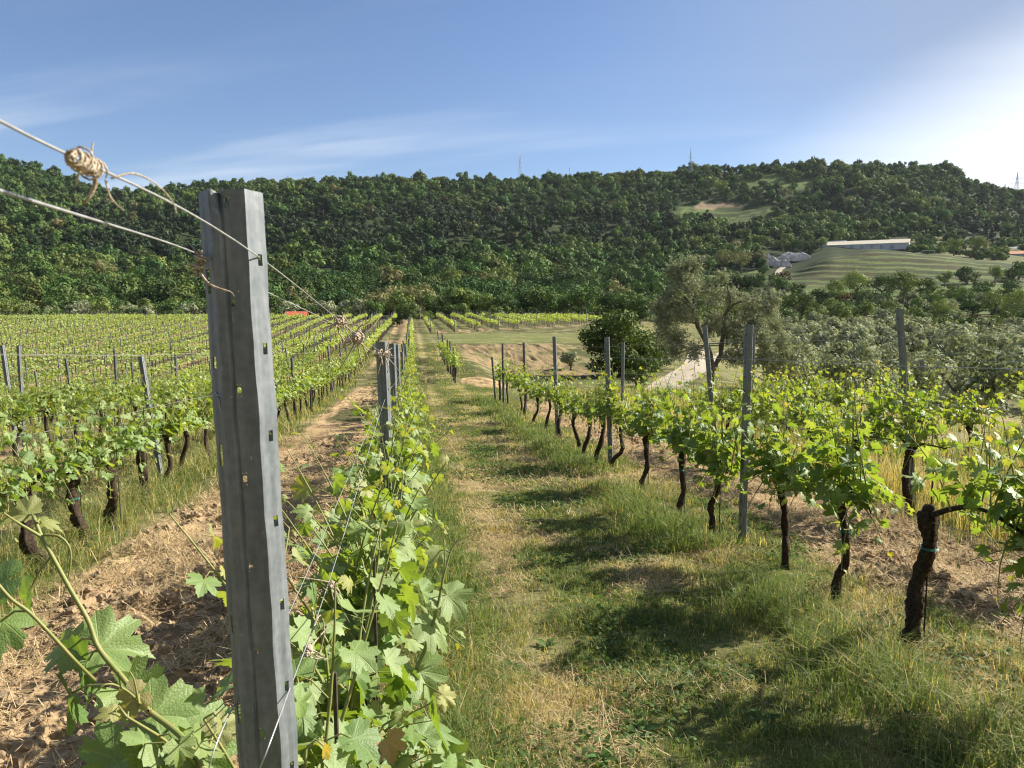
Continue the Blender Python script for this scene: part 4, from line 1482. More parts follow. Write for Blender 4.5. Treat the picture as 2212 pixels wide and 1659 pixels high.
def long_strip(xc, half, y0, y1, dens, hmin, hmax, w, dry, cl=.5):
    n = int((y1 - y0) * 2 * half * dens)
    x = xc + rg.normal(0, half * .55, n); y = rg.uniform(y0, y1, n)
    cf = fbm(x * 3.2, y * 3.2, 59, 3)
    p = sstep(cl - .17, cl + .12, cf + .25 * (1 - np.abs(x - xc) / half))
    k = (rg.random(n) < p) & in_view(x, y)
    x, y, cf = x[k], y[k], cf[k]
    edge = np.clip(1.25 - np.abs(x - xc) / (half * 1.3), .35, 1)
    h = rg.uniform(hmin, hmax, len(x)) * edge * (.6 + .8 * cf)
    dr = np.clip(dry + sstep(.5, .7, fbm(x * .9, y * .9, 60, 3)) * .18, 0, .97)
    parts.append((x, y, h, w * rg.uniform(.6, 1.3, len(x)), gcol(len(x), rg, dr)))


for (y0, y1, f, wf) in ((1.0, 4.5, 1.0, 1.0), (4.5, 8, .62, 1.4), (8, 14, .30, 2.1), (14, 24, .12, 3.5)):
    long_strip(2.05, .46, y0 + .8, y1, 3900 * f, .06, .21, .0044 * wf, .05)
    long_strip(2.6, .28, y0 + .8, y1, 1500 * f, .05, .15, .0036 * wf, .35)
    long_strip(.16, .30, y0, y1, 3300 * f, .07, .21, .0044 * wf, .06)
for (y0, y1, f, wf) in ((4.2, 8, .8, 1.3), (8, 14, .42, 2.0), (14, 26, .16, 3.2), (26, 50, .05, 6)):
    long_strip(l2x - .12, .55, y0, y1, 1700 * f, .14, .34, .0042 * wf, .30)
    long_strip(-3.8, .9, y0, y1, 1500 * f, .06, .2, .0042 * wf, .45)
    long_strip(-.45, .2, y0 + 2, y1, 1200 * f, .10, .22, .0042 * wf, .4)
for k in range(2, 9):
    for (y0, y1, f, wf) in ((8, 16, .25, 2.2), (16, 32, .09, 4), (32, 60, .03, 7)):
        long_strip(ROW_L1 - ROW_GAP * k, .5, y0, y1, 2400 * f, .12, .3, .0045 * wf, .35)
x, y, h, w, c = (np.concatenate([p[i] for p in parts]) for i in range(5))
blades('long_grass', x, y, h, w, c, M['grass'], rg, .75, .85, 'long green grass in tufts at the feet of the vines')

# 3) tall dry grass beyond the right row
parts = []
for (y0, y1, f, wf) in ((4.8, 8, 1, 1.3), (8, 16, .4, 2.2), (16, 24, .15, 3.5)):
    long_strip(4.75, .6, y0, y1, 900 * f, .25, .6, .0042 * wf, .62, .42)
    long_strip(6.4, 1.1, y0 + 1, y1, 900 * f, .25, .6, .0045 * wf, .35, .42)
    long_strip(8.6, 1.4, y0 + 4, y1 + 2, 900 * f, .25, .6, .005 * wf, .25, .42)
x, y, h, w, c = (np.concatenate([p[i] for p in parts]) for i in range(5))
blades('tall_dry_grass', x, y, h, w, c, M['grass'], rg, .30, .5, 'tall yellow grass standing under the second row right of the lane')

# 4) straw on the tilled soil and in the lane
def litter(n, xr, yr, maskf, L, w, rg):
    x = rg.uniform(*xr, n); y = rg.uniform(*yr, n)
    k = (rg.random(n) < maskf(x, y)) & in_view(x, y)
    x, y = x[k], y[k]; n = len(x)
    z = tz(x, y)
    az = rg.uniform(0, 2 * PI, n); l = rg.uniform(*L, n); ti = rg.normal(.08, .16, n)
    a = np.stack([np.cos(az) * l, np.sin(az) * l, ti * l], -1) / 2
    s = np.stack([-np.sin(az) * w, np.cos(az) * w, np.zeros(n)], -1) / 2
    m = np.stack([x, y, z + .014 + np.abs(ti) * l * .4], -1)
    cv = rg.normal(0, .14, n)[:, None] * np.stack([-np.sin(az) * l, np.cos(az) * l, np.abs(ti)], -1)
    V = np.stack([m - a - s, m - a + s, m + cv + s, m + cv - s, m + a + s, m + a - s], 1)
    i = np.arange(n)[:, None] * 6
    c = (np.array([.38, .27, .125]) + rg.random((n, 1)) * np.array([.24, .21, .15])) * rg.uniform(.65, 1.1, (n, 1))
    return V.reshape(-1, 3), np.vstack([i + np.array([[0, 1, 2, 3]]), i + np.array([[3, 2, 4, 5]])]), np.repeat(c, 6, 0)


mb = MB()
sm = lambda x, y: soil_mask(x, y) * (.12 + .88 * sstep(.42, .6, fbm(x * 3.1, y * 2.0, 55, 4)))
lm = lambda x, y: (1 - soil_mask(x, y)) * sstep(.42, .62, fbm(x * 1.3, y * 1.3, 51, 4) + .12 * np.exp(-((x - .62) / .25) ** 2))
for n, xr, yr, mk, L, w in ((52000, (-3, -.1), (1.0, 6.5), sm, (.04, .18), .0036), (26000, (-3, -.1), (6.5, 14), sm, (.06, .2), .005),
                            (60000, (2.6, 6), (2.2, 8), sm, (.04, .18), .0038), (26000, (2.6, 6), (8, 18), sm, (.06, .22), .006),
                            (28000, (-.2, 2.8), (1.6, 6), lm, (.03, .12), .0024), (20000, (-.2, 2.8), (6, 16), lm, (.05, .16), .005)):
    V, Fq, c = litter(n, xr, yr, mk, L, w, rg)
    mb.add(V, Fq, Col=c)
tag(mb.obj('straw_litter', M['straw']), 'dry cut straw strewn over the soil and the lane', 'straw', None, 'stuff')

# 5) clods
ph = (1 + 5 ** .5) / 2
ICO = np.array([(-1, ph, 0), (1, ph, 0), (-1, -ph, 0), (1, -ph, 0), (0, -1, ph), (0, 1, ph), (0, -1, -ph), (0, 1, -ph), (ph, 0, -1), (ph, 0, 1), (-ph, 0, -1), (-ph, 0, 1)]) / math.sqrt(1 + ph * ph)
ICF = np.array([(0, 11, 5), (0, 5, 1), (0, 1, 7), (0, 7, 10), (0, 10, 11), (1, 5, 9), (5, 11, 4), (11, 10, 2), (10, 7, 6), (7, 1, 8), (3, 9, 4), (3, 4, 2), (3, 2, 6), (3, 6, 8), (3, 8, 9), (4, 9, 5), (2, 4, 11), (6, 2, 10), (8, 6, 7), (9, 8, 1)])
_e = {}
_v = [tuple(v) for v in ICO]; _f = []
for tri in ICF:
    m = []
    for a, b in ((0, 1), (1, 2), (2, 0)):
        key = tuple(sorted((tri[a], tri[b])))
        if key not in _e:
            p = (np.array(_v[key[0]]) + np.array(_v[key[1]])) / 2; _e[key] = len(_v); _v.append(tuple(p / np.linalg.norm(p)))
        m.append(_e[key])
    _f += [(tri[0], m[0], m[2]), (tri[1], m[1], m[0]), (tri[2], m[2], m[1]), (m[0], m[1], m[2])]
ICO2 = np.array(_v); ICF2 = np.array(_f)
mb = MB()
for (n, xr, yr, rr) in ((3000, (-2.5, -.3), (1.1, 5), (.006, .034)), (1600, (-2.5, -.4), (5, 11), (.01, .04)), (4200, (2.9, 5.2), (2.4, 7), (.006, .036)), (1800, (2.9, 5.2), (7, 14), (.012, .045))):
    x = rg.uniform(*xr, n); y = rg.uniform(*yr, n)
    k = (rg.random(n) < soil_mask(x, y) * sstep(.44, .62, fbm(x * .9, y * .55, 34, 3))) & in_view(x, y)
    x, y = x[k], y[k]; n = len(x)
    r = rr[0] + (rr[1] - rr[0]) * rg.random(n) ** 2.6
    z = tz(x, y) + r * .25
    P = ICO2[None] * (1 + rg.normal(0, .17, (n, len(ICO2), 1))) * r[:, None, None] * rg.uniform(.7, 1.25, (n, 1, 3))
    a = rg.uniform(0, 2 * PI, n)
    ca, sa = np.cos(a)[:, None], np.sin(a)[:, None]
    P = np.stack([P[..., 0] * ca - P[..., 1] * sa, P[..., 0] * sa + P[..., 1] * ca, P[..., 2]], -1)
    P += np.stack([x, y, z], -1)[:, None]
    mb.add(P.reshape(-1, 3), (ICF2[None] + (np.arange(n) * len(ICO2))[:, None, None]).reshape(-1, 3))
tag(mb.obj('soil_clods', M['clod']), 'dry brown clods lying on the tilled soil', 'clods', None, 'stuff')

# 5b) small broad leaves among the turf
n = 90000
x = rg.uniform(-.3, 3.0, n); y = rg.uniform(1.6, 17, n) ** 1.0
pt = fbm(x * 1.9, y * 1.9, 63, 3)
k = (rg.random(n) < sstep(.48, .66, pt) * (1 - soil_mask(x, y)) * np.clip(5 / y, 0, 1)) & in_view(x, y)
x, y = x[k], y[k]; n = len(x)
pos = np.stack([x, y, tz(x, y) + rg.uniform(.012, .045, n)], -1)
R = frames(np.array([0, 0, 1.0]) + rg.normal(0, .38, (n, 3)), rg.normal(0, 1, (n, 3)))
q = np.array([(0, .62, -.05), (.30, .12, .06), (.2, -.35, .02), (0, -.5, 0), (-.2, -.35, .02), (-.30, .12, .06)])
P = np.einsum('nij,mj->nmi', R, q) * (rg.uniform(.014, .036, n) * (.8 + y / 18))[:, None, None] + pos[:, None]
c = np.array([.055, .105, .026]) * rg.uniform(.7, 1.6, (n, 1)) + np.array([.03, .02, .0]) * rg.random((n, 1))
tag(build('ground_cover', P.reshape(-1, 3), np.arange(n)[:, None] * 6 + np.arange(6)[None], M['grass'], attrs={'Col': np.repeat(c, 6, 0)}), 'small green clover-like leaves growing in patches through the turf', 'ground cover', None, 'stuff')

# 6) broad leaved weeds in the lane
def weed(loc, rg, n, L, up):
    mb = MB()
    for k in range(n):
        az = k * 2.4 + rg.uniform(-.3, .3); l = L * rg.uniform(.6, 1.1); w = l * rg.uniform(.13, .2)
        t = np.linspace(0, 1, 6)
        e = up * rg.uniform(.5, 1.3)
        cx = t * l * math.cos(e); cz = t * l * math.sin(e) - .35 * l * t ** 2
        ww = w * np.sin(PI * np.clip(t * .88 + .1, 0, 1)) ** .8
        d_ = np.array([math.cos(az), math.sin(az)]); s_ = np.array([-d_[1], d_[0]])
        Lf = np.column_stack([np.outer(cx, d_) + np.outer(ww, s_), cz + ww * .35]); Rt = np.column_stack([np.outer(cx, d_) - np.outer(ww, s_), cz + ww * .35]); Md = np.column_stack([np.outer(cx, d_), cz])
        V = np.vstack([Lf, Md, Rt]); i = np.arange(5)
        Fq = np.vstack([np.stack([i, i + 1, i + 7, i + 6], -1), np.stack([i + 6, i + 7, i + 13, i + 12], -1)])
        c = np.array([.055, .12, .03]) * rg.uniform(.8, 1.5) + np.array([.03, .01, 0]) * rg.random()
        mb.add(V, Fq, Col=c)
    o = mb.obj('broadleaf_weed', M['grass'], None, True)
    o.location = loc
    return o


for (px, py, n, L, lab) in ((1010, 1272, 9, .13, 'dark green broad-leaved weed beside the long grass by the vine leaves'), (1105, 1450, 7, .09, 'small broad-leaved weed in straw, lower middle of the lane'), (1180, 1395, 8, .08, 'low rosette weed in the half shaded turf of the lane'),
                            (1385, 1590, 12, .10, 'leafy green weed clump in sunlit turf near the bottom edge'), (1420, 1500, 12, .09, 'spreading weed in the darkest vine shadow on the lane'), (1650, 1560, 10, .12, 'bright green weed rosette beside the long grass at bottom right'),
                            (1300, 1650, 9, .09, 'weed rosette at the very bottom of the lane'), (1700, 1300, 8, .1, 'weed at the edge of the long grass before a leaning trunk'), (1170, 1255, 7, .07, 'tiny weed on the dry wheel track')):
    x, y = trunk_at(px, py)
    tag(weed((x, y, float(tz(np.array([x]), np.array([y]))[0]) + .004), np.random.default_rng(int(px)), n, L, .55), lab, 'weed', 'weeds in the lane')

# ------------------------------------------------------------------ trees
def crown_mesh(rg, rx, ry, rz_, lobes, per, leaf, cols, flat=.75, core=.35, z0=0.0):
    """foliage of leaf-sized faces spread over and through many unequal lobes"""
    P, Nn, Cc = [], [], []
    for k in range(lobes):
        while True:
            q = rg.uniform(-1, 1, 3)
            if .15 < (q ** 2).sum() < 1: break
        q *= .78
        c = q * [rx, ry, rz_]
        r = rg.uniform(.22, .46) * (rx + ry + rz_) / 3 * (1.05 - .35 * abs(q[2]))
        n = int(per * (r / ((rx + ry + rz_) / 3 * .34)) ** 2) + 4
        u = rg.normal(0, 1, (n, 3)); u /= np.linalg.norm(u, axis=1, keepdims=True)
        rad = r * (1 - core * rg.random(n) ** 2.2) * (1 + .18 * rg.normal(0, 1, n))
        P.append(c + u * rad[:, None] * [1, 1, flat]); Nn.append(u + rg.normal(0, .24, (n, 3)) + [0, 0, .15])
        lc = rg.uniform(.85, 1.15)
        Cc.append(np.array(cols[rg.integers(0, len(cols))]) * lc * rg.uniform(.87, 1.14, (n, 1)))
    P = np.vstack(P); Nn = np.vstack(Nn); Cc = np.vstack(Cc)
    P[:, 2] += z0
    return P, Nn, Cc


def quads(P, N, size, rg, shape=None):
    n = len(P)
    R = frames(N, rg.normal(0, 1, (n, 3)))
    q = np.array([(0, .6, 0), (.45, .05, .08), (0, -.6, 0), (-.45, -.05, .08)]) if shape is None else shape
    s = size * rg.uniform(.6, 1.4, n)
    V = np.einsum('nij,mj->nmi', R, q) * s[:, None, None] + P[:, None, :]
    return V.reshape(-1, 3), np.arange(n)[:, None] * 4 + np.arange(4)[None]


def tree_proto(rg, kind, lod):
    """returns (crown V,F,Col), (trunk V,F list); the unit tree is about 7 m high"""
    g = {'oak': [(.070, .120, .031), (.096, .152, .040), (.056, .100, .029)],
         'lime': [(.140, .185, .048), (.170, .21, .060), (.115, .16, .044)],
         'pine': [(.034, .056, .028), (.042, .066, .033), (.046, .068, .030)],
         'acacia': [(.19, .19, .085), (.24, .225, .115), (.12, .145, .05)],
         'olive': [(.26, .285, .175), (.32, .34, .21), (.21, .235, .14)],
         'bush': [(.09, .135, .035), (.12, .16, .045), (.07, .11, .03)],
         'rust': [(.085, .045, .028), (.11, .055, .035), (.06, .05, .025)],
         'cypress': [(.018, .034, .017), (.024, .042, .02)]}[kind]
    ns = {0: 1.0, 1: .5, 2: .24}[lod]
    ls = {0: .22, 1: .38, 2: .66}[lod]
    H = 7.0
    if kind == 'pine':
        P, N, C = crown_mesh(rg, 2.2, 2.2, 3.6, 13, 110 * ns + 6, ls, g, .8, .5, 4.6)
    elif kind == 'cypress':
        n = int(1100 * ns) + 60
        t = rg.random(n); a = rg.uniform(0, 2 * PI, n)
        r = .85 * np.sin(PI * np.clip(t * .8 + .12, 0, 1)) ** .8 * (1 + .15 * np.sin(a * 5 + t * 20)) * rg.uniform(.75, 1.1, n)
        P = np.column_stack([r * np.cos(a), r * np.sin(a), .2 + t * 8.3]); N = np.column_stack([np.cos(a), np.sin(a), .5 + 0 * a]) + rg.normal(0, .4, (n, 3))
        C = np.array(g)[rg.integers(0, len(g), n)] * rg.uniform(.7, 1.3, (n, 1))
    elif kind in ('bush', 'rust'):
        P, N, C = crown_mesh(rg, 3.0, 3.0, 1.9, 15, 120 * ns + 6, ls, g, .8, .5, 1.9)
    elif kind == 'olive':
        P, N, C = crown_mesh(rg, 2.5, 2.5, 2.0, 19, 150 * ns + 6, ls * .75, g, .9, .6, 3.0)
    else:
        P, N, C = crown_mesh(rg, 3.4, 3.4, 2.8, 18 if lod < 2 else 12, (135 if lod < 2 else 210) * ns + 6, ls, g, .85, .4, 4.3)
    P[:, 2] = np.maximum(P[:, 2], .1)
    V, F_ = quads(P, N, ls, rg)
    col = np.repeat(C, 4, 0)
    tb = MB()
    if kind not in ('cypress',):
        h = {'bush': 1.0, 'rust': 1.0, 'olive': 1.6}.get(kind, 3.0)
        tp = smooth_path([(0, 0, -.3), (rg.uniform(-.15, .15), rg.uniform(-.15, .15), h * .5), (rg.uniform(-.3, .3), rg.uniform(-.3, .3), h)], 6)
        Vt, Ft = tube(tp, np.linspace(.26, .15, 6), 7 if lod < 2 else 4); tb.add(Vt, Ft)
        if lod < 2:
            for k in range(5):
                a = k * 1.26 + rg.uniform(-.3, .3); L = rg.uniform(1.2, 2.2)
                b = tp[-1] + np.array([math.cos(a) * L, math.sin(a) * L, rg.uniform(.7, 1.8)])
                Vt, Ft = tube(smooth_path([tp[-1], (tp[-1] + b) / 2 + rg.uniform(-.2, .2, 3), b], 5), np.linspace(.13, .04, 5), 5); tb.add(Vt, Ft)
    else:
        Vt, Ft = tube(np.array([(0, 0, -.3), (0, 0, 1)]), [.2, .15], 5); tb.add(Vt, Ft)
    return (V, F_, col), tb


KINDS_ = ['oak', 'lime', 'pine', 'acacia', 'olive', 'bush', 'rust', 'cypress']
PROTO = {}


def proto(kind, lod, v):
    key = (kind, lod, v)
    if key not in PROTO:
        PROTO[key] = tree_proto(np.random.default_rng(abs(hash((KINDS_.index(kind), lod, v))) % 99991), kind, lod)
    return PROTO[key]


TMESH = {}
NAMES = {'oak': 'broadleaf_tree', 'lime': 'broadleaf_tree', 'pine': 'pine_tree', 'acacia': 'acacia_tree', 'olive': 'olive_tree', 'bush': 'bush', 'rust': 'bush', 'cypress': 'cypress_tree'}
CATS = {'oak': 'tree', 'lime': 'tree', 'pine': 'tree', 'acacia': 'tree', 'olive': 'olive tree', 'bush': 'bush', 'rust': 'bush', 'cypress': 'tree'}


def tree(kind, lod, v, loc, s, rz, label, group=None, sz=None):
    key = (kind, lod, v)
    if key not in TMESH:
        (V, F_, c), tb = proto(kind, lod, v)
        o = empty(NAMES[kind], (0, 0, 0))
        build('crown', V, F_, M['olive'] if kind == 'olive' else M['crown'], o, {'Col': c})
        tb.obj('trunk', M['tbark'], o, True)
        TMESH[key] = o
    else:
        o = copy_tree(TMESH[key])
    o.location = [float(q) for q in loc]; o.scale = (s, s, s * (sz or 1)); o.rotation_euler = (0, 0, rz)
    return tag(o, label, CATS[kind], group)


# ---- the big old olive beside the track
def big_olive():
    rg = np.random.default_rng(8)
    base = gp(1532, 846)
    d = base[0] * FWD[0] + base[1] * FWD[1]
    o = empty('olive_tree', base)
    tb = MB()
    Q = lambda px, py, dd=0.0: at(px, py, d + dd) - base
    limbs = [([Q(1532, 870), Q(1534, 830), Q(1538, 790, .1), Q(1528, 750, .1), Q(1508, 705, .1), Q(1495, 668), Q(1478, 640, -.2)], .22, .07),
             ([Q(1540, 800, .1), Q(1556, 765, .2), Q(1562, 720, .3), Q(1566, 680, .3), Q(1590, 655, .4), Q(1625, 645, .6)], .17, .05),
             ([Q(1495, 668), Q(1470, 645, -.4), Q(1440, 640, -.6), Q(1420, 650, -.7)], .07, .025),
             ([Q(1497, 672), Q(1500, 630, .4), Q(1488, 590, .6), Q(1480, 565, .7)], .07, .02),
             ([Q(1566, 682, .3), Q(1578, 650, -.3), Q(1572, 620, -.6), Q(1580, 600, -.8)], .07, .02),
             ([Q(1620, 646, .6), Q(1645, 655, .5), Q(1668, 680, .3)], .05, .02), ([Q(1620, 646, .6), Q(1650, 630, 1.0), Q(1664, 612, 1.2)], .05, .018),
             ([Q(1508, 700, .1), Q(1470, 690, .8), Q(1440, 700, 1.2)], .06, .02), ([Q(1562, 720, .3), Q(1600, 715, -.6), Q(1640, 735, -1.0)], .06, .02)]
    for P, r0, r1 in limbs:
        P = smooth_path(P, 22) + rg.normal(0, .012, (22, 3))
        V, Fs = tube(P, np.linspace(r0, r1, 22) * .78 * (1 + .12 * rg.standard_normal(22)), 8); tb.add(V, Fs)
    tb.obj('trunk', M['tbark'], o, True)
    # leafy twigs in clumps at the limb ends
    P, N, C = [], [], []
    cl = [(1470, 600, 0, .75), (1450, 640, -.3, .7), (1488, 580, .4, .6), (1510, 625, .5, .65), (1440, 690, .4, .75), (1465, 735, .2, .7), (1500, 760, -.1, .55), (1480, 675, -.5, .7), (1545, 640, -.5, .5),
          (1580, 640, .3, .6), (1620, 660, .5, .75), (1655, 680, .6, .7), (1640, 720, -.3, .75), (1600, 735, -.6, .65), (1670, 650, .8, .5), (1610, 690, .9, .7), (1560, 600, .3, .35), (1655, 745, -.2, .5), (1575, 770, .4, .5), (1430, 720, .8, .5), (1545, 690, .8, .55), (1680, 705, .8, .45), (1455, 585, .3, .55), (1500, 575, .2, .5), (1425, 665, .2, .55), (1490, 620, -.9, .6), (1430, 690, -.2, .6), (1452, 722, .3, .6), (1600, 772, .3, .55), (1648, 775, .2, .55), (1692, 742, .4, .5), (1530, 712, .6, .5), (1588, 702, -.3, .55), (1460, 760, .5, .5), (1630, 700, 0, .6)]
    tw = MB()
    for (px, py, dd, r) in cl:
        c = Q(px, py, dd)
        for k in range(int(120 * r / .6)):
            u = rg.normal(0, 1, 3); u /= np.linalg.norm(u)
            s0 = c + u * r * rg.uniform(.1, .75)
            dv = u * .7 + rg.normal(0, .6, 3) + [0, 0, .15]; dv /= np.linalg.norm(dv)
            L = rg.uniform(.25, .5)
            if k % 3 == 0:
                V, Fs = tube(np.array([s0, s0 + dv * L]), [.006, .002], 3, cap=False); tw.add(V, Fs)
            n = 12
            t = rg.random((n, 1))
            P.append(s0 + dv * L * t + rg.normal(0, .035, (n, 3))); N.append(rg.normal(0, 1, (n, 3)) + [.2, 0, .4])
            C.append(np.array([.22, .24, .15]) * rg.uniform(.7, 1.1) + rg.random((n, 1)) ** 2 * np.array([.17, .18, .15]))
    P, N, C = np.vstack(P), np.vstack(N), np.vstack(C)
    V, F_ = quads(P, N, .085, rg, np.array([(0, .7, 0), (.22, .05, .03), (0, -.7, 0), (-.22, -.05, .03)]))
    build('crown', V, F_, M['olive'], o, {'Col': np.repeat(C, 4, 0)})
    tw.obj('twigs', M['tbark'], o)
    tag(o, 'big gnarled silvery olive tree with bare twisted limbs beside the dirt track', 'olive tree')


big_olive()

# ---- green thicket on the end of the bank, and the little silver bush before it
rg = np.random.default_rng(14)
b = gp(1330, 812)
P, N, C = [], [], []
bd = b[0] * FWD[0] + b[1] * FWD[1]
for (px, py, r) in ((1300, 715, .9), (1340, 700, 1.0), (1375, 735, 1.0), (1290, 745, .7), (1330, 750, 1.0), (1400, 770, .8), (1375, 790, .9), (1410, 805, .6), (1270, 725, .55), (1320, 690, .6), (1350, 775, .8), (1292, 792, .6), (1330, 798, .7), (1368, 806, .7), (1395, 800, .7)):
    k_ = bd / IF * 42
    c = at(px, py, bd + rg.uniform(-.8, .9)) - b
    n = int(900 * r * r)
    u = rg.normal(0, 1, (n, 3)); u /= np.linalg.norm(u, axis=1, keepdims=True)
    P.append(c + u * (r * (1 - .5 * rg.random((n, 1)) ** 2) * (1 + .15 * rg.normal(0, 1, (n, 1)))) * [1, 1, .85]); N.append(u + rg.normal(0, .6, (n, 3)) + [0, 0, .3])
    C.append(np.array([(.125, .18, .05), (.155, .21, .062), (.105, .155, .045)])[rg.integers(0, 3)] * rg.uniform(.75, 1.3, (n, 1)))
P, N, C = np.vstack(P), np.vstack(N), np.vstack(C)
k = P[:, 2] > .25
P, N, C = P[k], N[k], C[k]
o = empty('bush', b)
V, F_ = quads(P, N, .16, rg)
build('crown', V, F_, M['crown'], o, {'Col': np.repeat(C, 4, 0)})
tb = MB()
for q in range(9):
    a = q * .7; e = np.array([math.cos(a) * rg.uniform(.4, 1.6), math.sin(a) * rg.uniform(.4, 1.4), rg.uniform(1.2, 2.4)])
    V, Fs = tube(smooth_path([(math.cos(a) * .3, math.sin(a) * .3, -.2), e * .5 + rg.uniform(-.2, .2, 3), e], 7), np.linspace(.06, .015, 7), 5); tb.add(V, Fs)
tb.obj('trunk', M['tbark'], o, True)
tag(o, 'dense dark green thicket at the end of the bare earth bank', 'bush')
p = gp(1232, 800)
tree('olive', 1, 7, p, .30, .4, 'little round silvery bush before the bare earth bank', None, .85)

# ---- scattered trees and bushes on the right, placed by eye: (kind, px, base py, height in picture px, label)
LOW = [
    ('bush', 1725, 690, 55, None), ('lime', 1800, 668, 62, None), ('bush', 1760, 668, 40, None), ('lime', 1850, 660, 70, None), ('rust', 1818, 668, 34, 'reddish brown bush among green ones left of the valley'),
    ('oak', 1905, 664, 72, None), ('lime', 1950, 668, 78, None), ('oak', 1870, 676, 48, None), ('bush', 2000, 690, 58, None), ('lime', 2030, 700, 50, None), ('oak', 2075, 672, 50, None), ('lime', 2150, 690, 62, None),
    ('lime', 2190, 705, 75, None), ('oak', 2120, 660, 44, None), ('oak', 2185, 645, 42, None), ('rust', 2100, 700, 26, 'brown heap-like bush in a bright green clearing'), ('bush', 2060, 712, 30, None), ('oak', 2230, 740, 80, None),
    ('oak', 1690, 640, 40, None), ('rust', 1693, 612, 26, 'dark reddish bush at the foot of the terraced mound'), ('oak', 1670, 620, 30, None), ('oak', 1640, 640, 46, None), ('bush', 1720, 640, 28, None), ('oak', 1650, 600, 28, None),
    ('bush', 1990, 640, 40, None), ('lime', 2040, 622, 34, None), ('bush', 2090, 615, 36, None), ('lime', 2150, 612, 38, None), ('bush', 2200, 606, 40, None), ('bush', 1955, 622, 30, None), ('bush', 2120, 640, 34, None), ('lime', 2060, 650, 36, None), ('bush', 2170, 660, 34, None),
    ('acacia', 1600, 590, 52, None), ('acacia', 1560, 586, 46, None), ('acacia', 1640, 582, 40, None), ('lime', 1690, 548, 30, None), ('bush', 1750, 545, 26, None), ('oak', 1720, 552, 36, None), ('lime', 1775, 545, 28, None),
    ('acacia', 1585, 560, 36, None), ('oak', 1530, 600, 44, None), ('bush', 1545, 620, 22, None), ('bush', 1565, 594, 18, 'single small dark bush on the pale terraced clearing'),
    ('oak', 2005, 545, 30, None), ('lime', 2110, 560, 46, None), ('lime', 2060, 553, 38, None), ('bush', 2030, 548, 24, None), ('oak', 1960, 540, 22, None),
    ('cypress', 2128, 540, 52, 'tall dark cypress behind the pale green trees'), ('cypress', 2141, 542, 44, 'shorter dark cypress, right of a taller one'), ('cypress', 2196, 530, 46, 'dark cypress behind the grey roofed house'),
    ('oak', 2175, 520, 40, None), ('bush', 2085, 540, 22, None), ('oak', 1880, 505, 30, None), ('bush', 1990, 530, 22, None),
]
HG = {'oak': 7.2, 'lime': 7.2, 'pine': 8.3, 'acacia': 7.2, 'olive': 5.1, 'bush': 3.9, 'rust': 3.9, 'cypress': 8.5}
DESC = {'oak': 'dark green rounded tree', 'lime': 'pale yellow-green tree', 'acacia': 'cream flowering acacia', 'bush': 'mid green bush', 'olive': 'grey-green olive tree', 'pine': 'dark pine'}
for j, (k, px, py, hp, lab) in enumerate(LOW):
    p = gp(px, py)
    d = p[0] * FWD[0] + p[1] * FWD[1]
    s = hp / IF * d / HG[k]
    where = 'in the valley beyond the olive grove' if py > 600 else 'near the long pale shed'
    if k == 'acacia': where = 'left of the quarry rock'
    tree(k, 0 if hp > 44 else 1, j % 3, p, s * 1.08, j * 1.7, lab or '%s %s' % (DESC[k], where), 'trees and bushes ' + where)

# ---- the overgrown valley between the grove and the mound
rg = np.random.default_rng(37)
VAL = []
dv = 124.0
while dv < 262:
    st = 5.6 / dv * IF
    pv = 1430 + rg.uniform(0, st)
    while pv < 2330:
        a_ = (pv + rg.uniform(-.4, .4) * st - IW / 2) / IF; d2 = dv + rg.uniform(-2.5, 2.5)
        VAL.append((d2 * (FWD[0] + RGT[0] * a_), d2 * (FWD[1] + RGT[1] * a_), pv, d2)); pv += st
    dv += 8.5
vr = rg.random(len(VAL)); nv_ = 0
for j, (x, y, pv, d2) in enumerate(VAL):
    if pv < 1580 and d2 < 150: continue
    if 2040 < pv < 2160 and 150 < d2 < 175: continue
    nz = float(fbm(np.array([x / 16]), np.array([y / 16]), 91, 3)[0])
    if pv > 1690 and d2 > 234: continue
    if vr[j] < .14: continue
    k = 'lime' if nz > .56 else ('bush' if nz > .47 else ('olive' if (nz > .36 or d2 < 150) else 'oak'))
    if rg.random() < .25: k = ['bush', 'lime', 'oak', 'olive'][int(rg.integers(0, 4))]
    s = rg.uniform(.55, .95) * (1.25 if k == 'bush' else 1)
    tree(k, 1, int(rg.integers(0, 4)), (x, y, T1(x, y) - (2.0 if k in ('oak', 'lime') else .5) * s), s, rg.uniform(0, 6.28), DESC[k] + ' in the overgrown valley below the terraced mound', 'trees and bushes of the overgrown valley'); nv_ += 1
print('valley', nv_)
for j in range(95):
    pv = rg.uniform(1955, 2300); d2 = rg.uniform(348, 470)
    a_ = (pv - IW / 2) / IF
    x, y = d2 * (FWD[0] + RGT[0] * a_), d2 * (FWD[1] + RGT[1] * a_)
    if 2165 < pv < 2255 and d2 < 425: continue
    k = ['bush', 'lime', 'oak', 'bush', 'oak', 'pine'][int(rg.integers(0, 6))]
    s = rg.uniform(.55, 1.0) * (1.3 if k == 'bush' else 1)
    tree(k, 2 if k != 'bush' else 1, int(rg.integers(0, 4)), (x, y, T1(x, y) - (2.0 if k != 'bush' else .5) * s), s, rg.uniform(0, 6.28), DESC[k] + ' on the upper slope between the long shed and the wood', 'trees of the slope above the mound')

